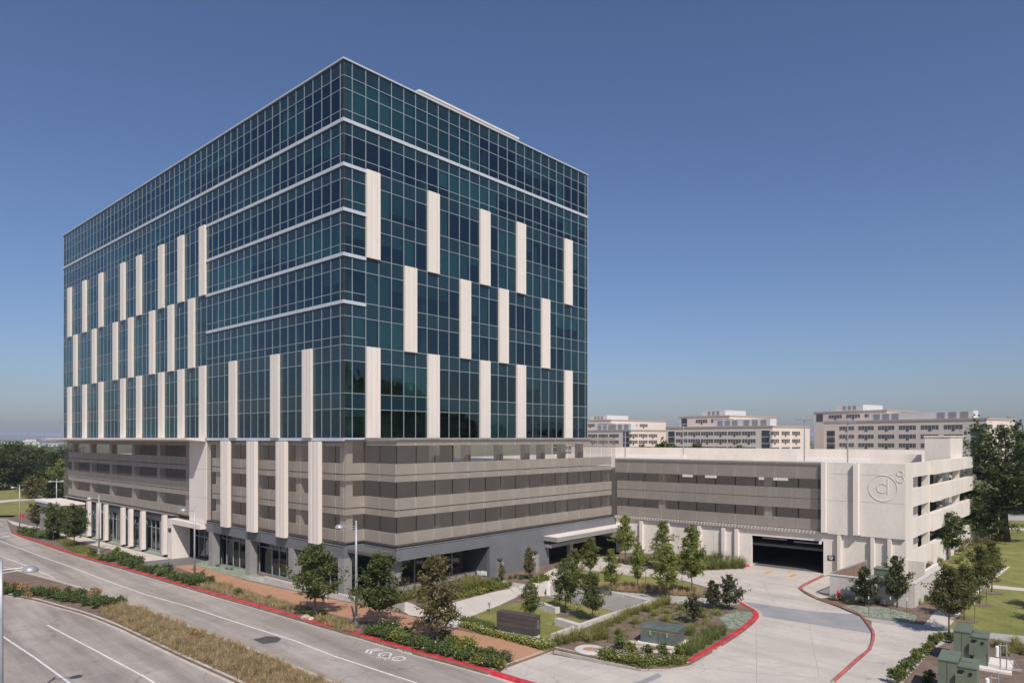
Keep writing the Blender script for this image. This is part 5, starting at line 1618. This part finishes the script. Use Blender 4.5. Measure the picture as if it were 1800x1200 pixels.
bed("dry", [(27, 1040, 1.2), (43, 1042, 1.2), (50, 1050, .6), (95, 1044), (166, 1050), (343, 1122, .9)], "straw brown dry shrub", "standing up in the street median", gm, 1.0, .09)
bed("tall", [(72, 1042, .9), (121, 1046, .9), (8, 1038, 1.0)], "light green upright shrub", "in the street median", gm, .8, .09, 1)
gk = "plants along the red kerb"
bed("green", [(38, 938), (47, 940), (56, 942), (66, 944), (76, 945), (86, 946), (93, 947)], "dark shrub", "at the far end of the red kerb", gk, 1.35)
bed("green", [(172, 986), (184, 988), (196, 985), (208, 984, 1.2), (218, 990), (229, 987), (241, 989), (206, 995), (222, 1000), (236, 1003, .8), (248, 1006, .8)], "dark shrub", "between red kerb and white pavement", gk, 1.15)
bed("tall", [(161, 978, 1.0), (205, 978, 1.1), (418, 1046, .9)], "upright bright shrub", "rising along the red kerb", gk, 1.0)
bed("green", [(262, 1008), (275, 1013), (290, 1008, 1.4), (290, 1018), (305, 1021), (320, 1025), (335, 1028), (350, 1027), (347, 1020, 1.3), (366, 1024, .9)], "dark shrub", "between red kerb and dark paving", gk, 1.1)
bed("green", [(536, 1078), (548, 1083, .8), (568, 1080, .8)], "dark green shrub", "in the shade of the first street tree", gk, .8)
bed("tuft", [(568, 1093, .7), (578, 1096, .7), (588, 1099, .8), (598, 1103, .8), (609, 1106, .7), (580, 1087, .7), (592, 1091, .8), (604, 1096, .8), (616, 1100, .7)], "greenish dry grass tuft", "left of the domed lamp by the red kerb", gk, .8)
gf = "flowering shrubs along the red kerb"
bed("flower", [(633, 1118), (648, 1121), (662, 1119), (675, 1110), (690, 1110), (668, 1127), (688, 1120), (710, 1121), (708, 1134), (728, 1127), (727, 1142), (743, 1130), (742, 1148), (758, 1150), (778, 1124), (780, 1138), (767, 1157), (785, 1154), (817, 1160), (836, 1154), (856, 1154), (850, 1176), (868, 1160), (888, 1161)],
    "white dotted green shrub", "between tan path and red kerb", gf, .92)
bed("yellow", [(683, 1132), (699, 1134), (800, 1148, 1.1), (822, 1142, 1.1), (803, 1164), (832, 1171, 1.1), (876, 1174, .9), (795, 1132)], "yellow green shrub", "between tan path and red kerb", gf, 1.0)
gt = "ornamental grasses of the court bed"
bed("tuft", [(983, 1132), (997, 1130), (1010, 1126), (1022, 1119), (1035, 1127), (1047, 1113), (1060, 1109), (1072, 1099), (1064, 1122), (1086, 1094), (1096, 1089), (1106, 1082), (1118, 1079), (1130, 1073), (1141, 1075), (1151, 1069), (1161, 1064), (1172, 1062), (1115, 1096, .8), (1086, 1114, .8), (1050, 1124)],
    "yellow green ornamental grass tuft", "beside the white kerb wall", gt, .95)
bed("tuft", [(1150, 1082, .7), (1175, 1078, .7), (1195, 1072, .7), (1235, 1085, .8), (1262, 1080, .7), (1170, 1092, .8), (1150, 1097, .8)], "short ornamental grass tuft", "in the mulch between transformer box and grey walk", gt, .8)
bed("reed", [(1215, 1152), (1228, 1147), (1240, 1140), (1252, 1132), (1262, 1124), (1271, 1116), (1225, 1130), (1240, 1120), (1252, 1111), (1205, 1146), (1214, 1116)], "tall grass clump", "right of the green transformer box", gt, .72)
bed("tall", [(1137, 1154), (1167, 1157), (1194, 1155), (1091, 1141), (1109, 1147, .8)], "bushy green shrub", "in front of the green transformer box", gt, .80)
bed("tan", [(1066+13.5*k, 1038+.9*k) for k in range(13)], "tan grass tuft", "in the front row beside the grey walk", "tan grass tufts in a double row", 1.05)
bed("tan", [(1072+13.5*k, 1031+.85*k) for k in range(12)], "tan grass tuft", "in the back row nearest the lawn strip", "tan grass tufts in a double row", 1.05)
gh = "grass hedge in front of the garage"
bed("reed", [(1160+11*k, 1000.2 + (.2*k if k < 7 else -.55*(k-7))) for k in range(14)], "green grass clump", "in the front row before the garage wall", gh, .95)
bed("reed", [(1108+13*k, 990 - .3*k) for k in range(16)], "green grass clump", "in the rear row against the garage wall", gh, .95)
gb = "plants in front of the glass corner"
bed("tuft", [(692, 1061), (704, 1058), (716, 1054), (730, 1050), (745, 1046), (700, 1050), (815, 1040, 1.1), (826, 1037, 1.2), (838, 1034, 1.2), (850, 1032), (862, 1030), (820, 1031, 1.2), (835, 1027, 1.1)], "yellow green grass tuft", "in front of the storefront glass", gb, 1.1)
bed("hedge", [(800, 1052), (812, 1050), (824, 1047), (836, 1044), (848, 1041), (860, 1038), (872, 1035), (884, 1032), (893, 1029), (740, 1058), (755, 1054), (770, 1055)], "low yellow green hedge plant", "along the white court walk", gb, 1.0)
bed("green", [(872, 1027, .8), (866, 1024, .8)], "dark green shrub", "at the foot of the lamp pylon", gb, .9)
bed("reed", [(897, 1017, .5), (906, 1016, .5), (915, 1018, .5), (925, 1016, .5), (935, 1017, .5)], "short green grass clump", "at the foot of the grey siding wall", gb, .8)
bed("hedge", [(942, 1023), (950, 1021), (957, 1019)], "low green hedge plant", "right of the small bed at the siding wall", gb, 1.0)
gr = "plants beside the green cabinets"
bed("tall", [(1574, 1202), (1583, 1194), (1592, 1184), (1601, 1174), (1611, 1164), (1621, 1155), (1631, 1146), (1640, 1137), (1649, 1130), (1671, 1130), (1664, 1124, .8), (1628, 1206), (1634, 1196, .8)], "yellowish shrub", "along the pavement left of the green cabinets", gr, .72)
bed("tuft", [(1752, 1136), (1763, 1140), (1776, 1146), (1790, 1142), (1800, 1150), (1770, 1152), (1784, 1134)], "green grass tuft", "behind the green cabinets beside the lawn", gr, .8)
ge_ = "plants along the block wall"
bed("agave", [(1464, 1054), (1484, 1056), (1492, 1052)], "blue grey spiky plant", "near the fire hydrant", ge_, 1.1)
bed("tuft", [(1491, 1061, .7), (1513, 1058, .9), (1528, 1056), (1542, 1060), (1556, 1057), (1566, 1061), (1586, 1056), (1600, 1057), (1614, 1062), (1628, 1056), (1641, 1062), (1652, 1060)], "yellow grass tuft", "in the mulch below the block wall", ge_, .75)
bed("bush", [(1624, 1048, .9), (1638, 1042, .9), (1650, 1050, .7)], "olive bush", "at the corner of the block wall by the lawn walk", ge_, .95)
bed("bush", [(1632, 1000, .8), (1650, 992, .8), (1645, 985)], "olive bush", "against the open side of the garage", ge_, .9)
bed("bush", [(1700, 966, .9), (1716, 958), (1732, 962, .8), (1688, 974, .8), (1752, 952, .9)], "olive bush", "in the shade beside the garage end", ge_, 1.1)
bed("tuft", [(1690, 985), (1700, 978), (1683, 990)], "dry grass tuft", "on the lawn behind the block wall", ge_, 1.0)
bed("agave", [(371, 993, .8), (383, 995), (399, 1000), (407, 1001, .8)], "small dark spiky plant", "in pale gravel beside the grey piers", "spiky plants in the pale gravel", .75)
# plants past counting: the dry grass of the median, flower edging, low verge grass
def inside(p, poly):
    c = False; j = len(poly)-1
    for i in range(len(poly)):
        a, b = poly[i], poly[j]
        if (a[1] > p[1]) != (b[1] > p[1]) and p[0] < (b[0]-a[0])*(p[1]-a[1])/(b[1]-a[1])+a[0]: c = not c
        j = i
    return c
def scatter(name, label, cat, px_poly, n, fn, mats, seed, zo=.1):
    r = random.Random(seed); P = [G(a, b, zo) for a, b in px_poly]
    x0, x1 = min(p.x for p in P), max(p.x for p in P); y0, y1 = min(p.y for p in P), max(p.y for p in P)
    mbs = [MB() for _ in mats]; k = 0
    poly = [(p.x, p.y) for p in P]
    while k < n:
        q = (r.uniform(x0, x1), r.uniform(y0, y1))
        if not inside(q, poly): continue
        k += 1
        fn(mbs, Vector((q[0], q[1], zg(*q)+zo)), r)
    v, f, mi = [], [], []
    for i, mb in enumerate(mbs):
        o = len(v); v += mb.v; f += [tuple(a+o for a in q) for q in mb.f]; mi += [i]*len(mb.f)
    m = bpy.data.meshes.new(name); m.from_pydata(v, [], f)
    for q in mats: m.materials.append(q)
    m.polygons.foreach_set("material_index", mi)
    o = link(name, m); return tag(o, label, cat, None, "stuff")
def blades(mb, p, r, n, h, sp, wd):
    for _ in range(n):
        a = r.uniform(0, 6.28); k = r.random()**.7; s = sp*k; L = h*r.uniform(.35, 1.15)
        d = Vector((math.cos(a), math.sin(a), 0)); w = Vector((-d.y, d.x, 0))*wd/2
        b = p + d*.10*r.random(); m1 = b + d*s*.4 + Vector((0, 0, L*.62)); e = b + d*s + Vector((0, 0, L*(1.05-.55*k)))
        mb.quad(b-w, b+w, m1+w*.8, m1-w*.8); mb.tri(m1-w*.8, m1+w*.8, e)
def dry_tuft(mbs, p, r):
    k = 0 if r.random() < .90 else 1
    blades(mbs[k], p, r, 20, r.uniform(.25, .65), .55, .022)
scatter("dry_grass", "straw coloured dry grass filling the street median", "grass", [(172, 1070), (215, 1062), (260, 1074), (353, 1110), (423, 1136), (493, 1164), (575, 1198), (640, 1222), (560, 1275), (440, 1204), (345, 1161), (270, 1126), (215, 1098), (180, 1082)], 1700, dry_tuft, [L_DRY, L_GRASS], 3, .09)
scatter("dry_grass", "dry grass along the red kerb beside the tan path", "grass", [(345, 1030), (372, 1022), (410, 1030), (440, 1042), (505, 1058), (530, 1068), (528, 1080), (470, 1066), (400, 1046)], 380, dry_tuft, [L_DRY, L_GRASS], 4)
scatter("dry_grass", "dry grass and mulch under the street lamp by the red kerb", "grass", [(550, 1085), (600, 1092), (628, 1100), (620, 1113), (570, 1098)], 120, dry_tuft, [L_DRY, L_GRASS], 14)
def green_tuft(mbs, p, r): blades(mbs[0], p, r, 12, r.uniform(.15, .4), .25, .03)
scatter("verge_grass", "low green grass between red kerb and white pavement", "grass", [(96, 948), (120, 948), (165, 964), (178, 984), (168, 984), (120, 966)], 420, green_tuft, [L_CANNA], 6)
def edging(mbs, p, r):
    for _ in range(16):
        q = p + Vector((r.gauss(0, .13), r.gauss(0, .13), r.uniform(.05, .38)))
        u = Vector((r.gauss(0, 1), r.gauss(0, 1), r.gauss(.2, .7))).normalized()*.075; v = Vector((r.gauss(0, 1), r.gauss(0, 1), 1)).cross(u)
        if v.length < .01: continue
        v = v.normalized()*.04
        mbs[0].quad(q-u, q-v, q+u, q+v)
    for _ in range(1 if r.random() < .22 else 0):
        q = p + Vector((r.gauss(0, .14), r.gauss(0, .14), r.uniform(.34, .44))); s = .04
        mbs[1].quad(q+Vector((-s, -s, 0)), q+Vector((s, -s, 0)), q+Vector((s, s, .01)), q+Vector((-s, s, .01)))
scatter("flower_edging", "white flowering ground cover in front of the transformer bed beside the apron", "ground cover", [(1052, 1147), (1075, 1148), (1110, 1156), (1165, 1160), (1208, 1160), (1200, 1168), (1130, 1172), (1060, 1157)], 420, edging, [L_YELL, L_FLOWER], 7)
scatter("flower_edging", "white flowering edging along the tan path at the foot of the sign wall", "ground cover", [(806, 1099), (830, 1103), (872, 1117), (940, 1129), (972, 1133), (970, 1140), (955, 1143), (905, 1128), (850, 1114)], 420, edging, [L_YELL, L_FLOWER], 8)
scatter("flower_edging", "green grassy edging behind the left end of the sign wall", "ground cover", [(808, 1090), (830, 1091), (868, 1102), (868, 1112), (830, 1100)], 160, lambda m, p, r: blades(m[0], p, r, 14, .55, .3, .03), [L_CANNA], 9)
scatter("gravel_plants", "grey green ground cover at the tip of the planted bed by the drive", "ground cover", [(1264, 1084), (1290, 1073), (1322, 1075), (1325, 1088), (1301, 1106), (1278, 1103)], 170, lambda m, p, r: blades(m[0], p, r, 6, .08, .14, .035), [L_BLUE], 10)
scatter("gravel_plants", "grey green ground cover before the block wall", "ground cover", [(1478, 1065), (1497, 1063), (1560, 1067), (1612, 1081), (1606, 1094), (1525, 1082.5)], 170, lambda m, p, r: blades(m[0], p, r, 6, .08, .14, .035), [L_BLUE], 11)
scatter("gravel_plants", "grey green low plants among the pale gravel beside the grey piers", "ground cover", [(337, 991), (352, 985), (372, 987), (428, 1003), (512, 1034), (620, 1057), (560, 1047), (437, 1019)], 260, lambda m, p, r: blades(m[0], p, r, 5, .10, .14, .035), [L_BLUE], 12)
scatter("mulch_litter", "scattered low plants over the mulch beside the transformer box", "ground cover", [(1060, 1130), (1110, 1100), (1180, 1060), (1290, 1058), (1260, 1085), (1215, 1120), (1120, 1095), (1100, 1130)], 420, lambda m, p, r: blades(m[0], p, r, 9, .26, .25, .03), [L_GRASS], 13)

# ================================================================== THE BUILDINGS BEYOND
def far_office(label, cx_px, Y, vp, zt, lu, lv, up, rows, ncol, lv_rows, louv):
    """Stepped cream office block; local y runs along its left face, local x along its right face."""
    X = (cx_px-900)/F*Y
    uu = Vector((vp-900, F, 0)).normalized()      # towards the far left end
    vv = Vector((uu.y, -uu.x, 0))                   # along the right face
    t = thing("office_building", label, "building", (X, Y, -3.0), math.atan2(vv.y, vv.x), "cream office buildings beyond the garage")
    z = lambda a: a + 3.0
    ubox("wall", CREAM, t, 0, 0, 0, lv, lu, z(zt)-.9)
    ubox("cornice", TAN, t, -.25, -.25, z(zt)-.9, lv+.25, lu+.25, z(zt))
    ux, uy, ux1, uy1, uz = up
    ubox("upper_wall", CREAM, t, ux, uy, .1, ux1, uy1, z(uz)-.8)
    ubox("upper_cornice", TAN, t, ux-.25, uy-.25, z(uz)-.8, ux1+.25, uy1+.25, z(uz))
    px_, py_ = (ux+ux1)/2, (uy+uy1)/2
    ubox("penthouse", LOUVW, t, px_-12, py_-6, z(uz), px_+9, py_+10, z(uz)+3.4)
    for k in range(3): ubox("penthouse_vent", LOUVG, t, px_-12.1, py_-2+3*k, z(uz)+.8, px_-11.95, py_-.2+3*k, z(uz)+3.0)
    la, lb = louv
    ubox("plant_screen", LOUVW, t, 4.5, la, z(zt), 9.5, lb, z(zt)+3.6)
    for k in (0, 1, 2):
        for s in (la+2+5*k, lb-15+4.6*k):
            ubox("plant_vent", LOUVG, t, 4.35, s, z(zt)+.3, 4.49, s+3.2, z(zt)+3.1)
    # windows: ribbons of five panes, the middle one deeper
    def ribbon(n=5):
        mb = MB(); fr = MB()
        for k in range(n):
            y0 = k*1.62
            d = .9 if k == n//2 and n == 5 else 0
            mb.box(-.10, y0+.06, -d, .05, y0+1.30, 1.75)
            fr.box(-.14, y0+.64, -d, -.10, y0+.70, 1.75); fr.box(-.14, y0+.06, .85, -.101, y0+1.30, .93)
        fr.box(-.16, -.05, 1.76, -.06, n*1.62-.25, 1.95)
        return mb.mesh("window", FGLASS), fr.mesh("window_frame", TAN)
    wm, wf = ribbon()
    sp = (lu-16)/ncol
    for zz in rows:
        for k in range(ncol):
            o = link("window", wm, t, (0, 9.5+sp*k, z(zz))); link("window_frame", wf, o)
    for zz in rows:
        for k in range(lv_rows):
            s_ = (lv-6)/lv_rows
            o = link("window", wm, t, (6+s_*k, 0, z(zz)), R_(90)); link("window_frame", wf, o)
    # glazed strips at both ends of the long face
    for y0 in (1.6, lu-6.2):
        for k in range(6):
            zb = 1.0 + k*3.4
            if zb+3 > z(zt)-1: break
            ubox("window", FGLASS, t, -.12, y0, zb, .05, y0+4.4, zb+2.9)
    for k in range(int((uy1-uy-8)//10.5)):
        o = link("window", wm, t, (ux, uy+4+10.5*k, z(zt)+2.4)); link("window_frame", wf, o)
    for k in range(int((ux1-ux-6)//10.5)):
        o = link("window", wm, t, (ux+4+10.5*k, uy, z(zt)+2.4), R_(90)); link("window_frame", wf, o)
    ubox("window", FGLASS, t, ux-.12, uy1-5.5, z(zt)+.6, ux+.05, uy1-1.5, z(uz)-1.3)
    return t
far_office("nearest and tallest stepped cream office building, at the right behind the garage", 1734, 306, 65, 23.0, 76.7, 31, (30, 59, 62, 101, 29.3), [18.2, 13.9, 9.6, 5.3], 6, 2, (7, 55))
far_office("middle stepped cream office building behind the garage roof", 1358, 350, -79, 20.4, 67.3, 37, (13.4, 34, 62, 68, 26.8), [15.6, 11.6, 7.5, 3.4], 6, 3, (4, 38))
far_office("stepped cream office building partly hidden by the glass tower", 1109, 410, -79, 19.1, 70, 32.7, (15, 30, 70, 78, 26.0), [14.6, 10.8, 7.0, 3.2], 6, 3, (4, 34))
t = thing("office_building", "greenish glass building far right behind the big tree", "building", (262, 340, -3), .6)
ubox("wall", CREAM, t, 0, 0, 0, 30, 20, 22); ubox("window", FGLASS, t, -.3, 1, 6, .01, 19, 12); ubox("window", FGLASS, t, -.3, 1, 15, .01, 19, 20.5)
# flat land beyond on the left: low hills, pale sheds, distant trees
HILL = M("far_hill", (0.075, 0.095, 0.06), rough=1, var=0.25, scale=0.004, c2=(0.10, 0.115, 0.07))
hb = MB(); r = random.Random(8); N = 120
for row, (Y, z0, amp) in enumerate(((5200, -4, 0), (5600, 30, 10), (6000, 42, 14), (8200, -4, 0))):
    for k in range(N+1):
        X = -9000 + 18000*k/N
        hb.v.append((X, Y + 200*math.sin(k*.7), z0 + (amp*(math.sin(k*.31)+.6*math.sin(k*.83+1)+.4*r.uniform(-1, 1)) if amp else 0)))
for row in range(3):
    for k in range(N):
        a = row*(N+1)+k; hb.f.append((a, a+1, a+N+2, a+N+1))
tag(link("hills", hb.mesh("hills", HILL)), None, None, None, "structure")
rr = random.Random(31)
shed_labels = ["long pale roofed shed far off on the left plain", "low white warehouse far off beyond the dark oaks", "pale distant building left of the tower foot", "small white building on the left horizon", "grey low building on the left horizon"]
for i, (px, py, Y, wd, h, m) in enumerate([(62, 781, 1150, 70, 7, LOUVW), (30, 777, 1500, 90, 8, CREAM), (96, 779, 1250, 40, 6, LOUVW), (52, 772, 2300, 40, 18, CREAM), (88, 770, 2600, 60, 16, LOUVG)]):
    X = (px-900)/F*Y; zb = EYE-(py-770)*Y/F
    t = thing("far_shed", shed_labels[i], "building", (X, Y, -2.3), .15, "distant low buildings")
    ubox("wall", m, t, -wd/2, 0, 0, wd/2, 30, zb+2.3); ubox("roof", LOUVW, t, -wd/2-1, -1, zb+2.3, wd/2+1, 31, zb+2.9)
    for k in range(5): ubox("window", FGLASS, t, -wd*.4+wd*.18*k, -.2, 1.5, -wd*.4+wd*.18*k+wd*.08, .05, max(2.2, (zb+2.3)*.5))
t = thing("brick_building", "low red brown building behind the left trees beside the tower", "building", (-178, 262, -2.2), .4)
ubox("wall", M("red_brown_brick", (0.17, 0.075, 0.055), rough=.9, var=.12, scale=.5), t, 0, 0, 0, 30, 14, 9.3); ubox("roof", LOUVW, t, -.5, -.5, 9.3, 30.5, 14.5, 9.8)
ubox("window", FGLASS, t, 2, -.15, 4.8, 28, .05, 6.4)
wood = MB(); r = random.Random(77)
for _ in range(2600):
    Y = r.choice([r.uniform(420, 800), r.uniform(800, 1600), r.uniform(1600, 4200)]); 
    X = (r.uniform(-260, 140)-900)/F*Y if r.random() < .75 else (r.uniform(1380, 2050)-900)/F*Y
    if X > 0 and Y < 480: continue
    h = r.uniform(3, 6); s = r.uniform(1.3, 2.4)*(1 + Y/2200)
    c = Vector((X, Y, -2.2 + h*r.random()))
    for _ in range(4):
        u = Vector((r.gauss(0, 1), r.gauss(0, .6), r.gauss(0, .7))).normalized()*s; v = Vector((r.gauss(0, .4), r.gauss(0, 1), r.gauss(0, .5))).cross(u)
        if v.length < .1: continue
        v = v.normalized()*s*.6; p = c + Vector((r.gauss(0, s), r.gauss(0, s), r.gauss(0, s*.4)))
        p.z = max(p.z, -1.5)
        wood.quad(p-u, p-v, p+u, p+v)
o = link("distant_wood", wood.mesh("distant_wood", L_GREEN)); tag(o, "distant belt of trees across the plain towards the horizon", "wood", None, "stuff")
hw = MB()
for _ in range(2600):
    x, y = r.uniform(210, 470), r.uniform(-130, 150); z0 = hump(x, y)
    if z0 < 4: continue
    c = Vector((x, y, z0 + r.uniform(1, 8)))
    for _ in range(4):
        u = Vector((r.gauss(0, 1), r.gauss(0, 1), r.gauss(0, .7))).normalized()*2.2; v = Vector((r.gauss(0, .6), r.gauss(0, 1), r.gauss(0, .6))).cross(u)
        if v.length < .1: continue
        v = v.normalized()*1.4; p = c + Vector((r.gauss(0, 2), r.gauss(0, 2), r.gauss(0, 1)))
        hw.quad(p-u, p-v, p+u, p+v)
tag(link("hill_wood", hw.mesh("hill_wood", L_GREEN)), "wood covering the rise to the right of the garage", "wood", None, "stuff")
# lattice mast on the horizon
t = thing("mast", "thin mast standing up on the left horizon", "mast", ((35-900)/F*2400, 2400, -2))
part("mast_pole", MB().tube([(0, 0, 0), (0, 0, 52)], [1.1, .5], 6), STEEL, t)

# ================================================================== HAZE
hz = MB().box(-9600, -900, -5, 9600, 9600, 58)
hm = bpy.data.materials.new("haze_air"); hm.use_nodes = True
hn = hm.node_tree; hn.nodes.remove(hn.nodes["Principled BSDF"])
pv = hn.nodes.new("ShaderNodeVolumePrincipled")
pv.inputs["Color"].default_value = (0.74, 0.81, 1.0, 1); pv.inputs["Density"].default_value = 0.00014; pv.inputs["Anisotropy"].default_value = 0.0
hn.links.new(pv.outputs[0], hn.nodes["Material Output"].inputs["Volume"])
ho = link("haze", hz.mesh("haze", hm)); ho["kind"] = "stuff"; ho["label"] = "pale haze in the air over the plain"
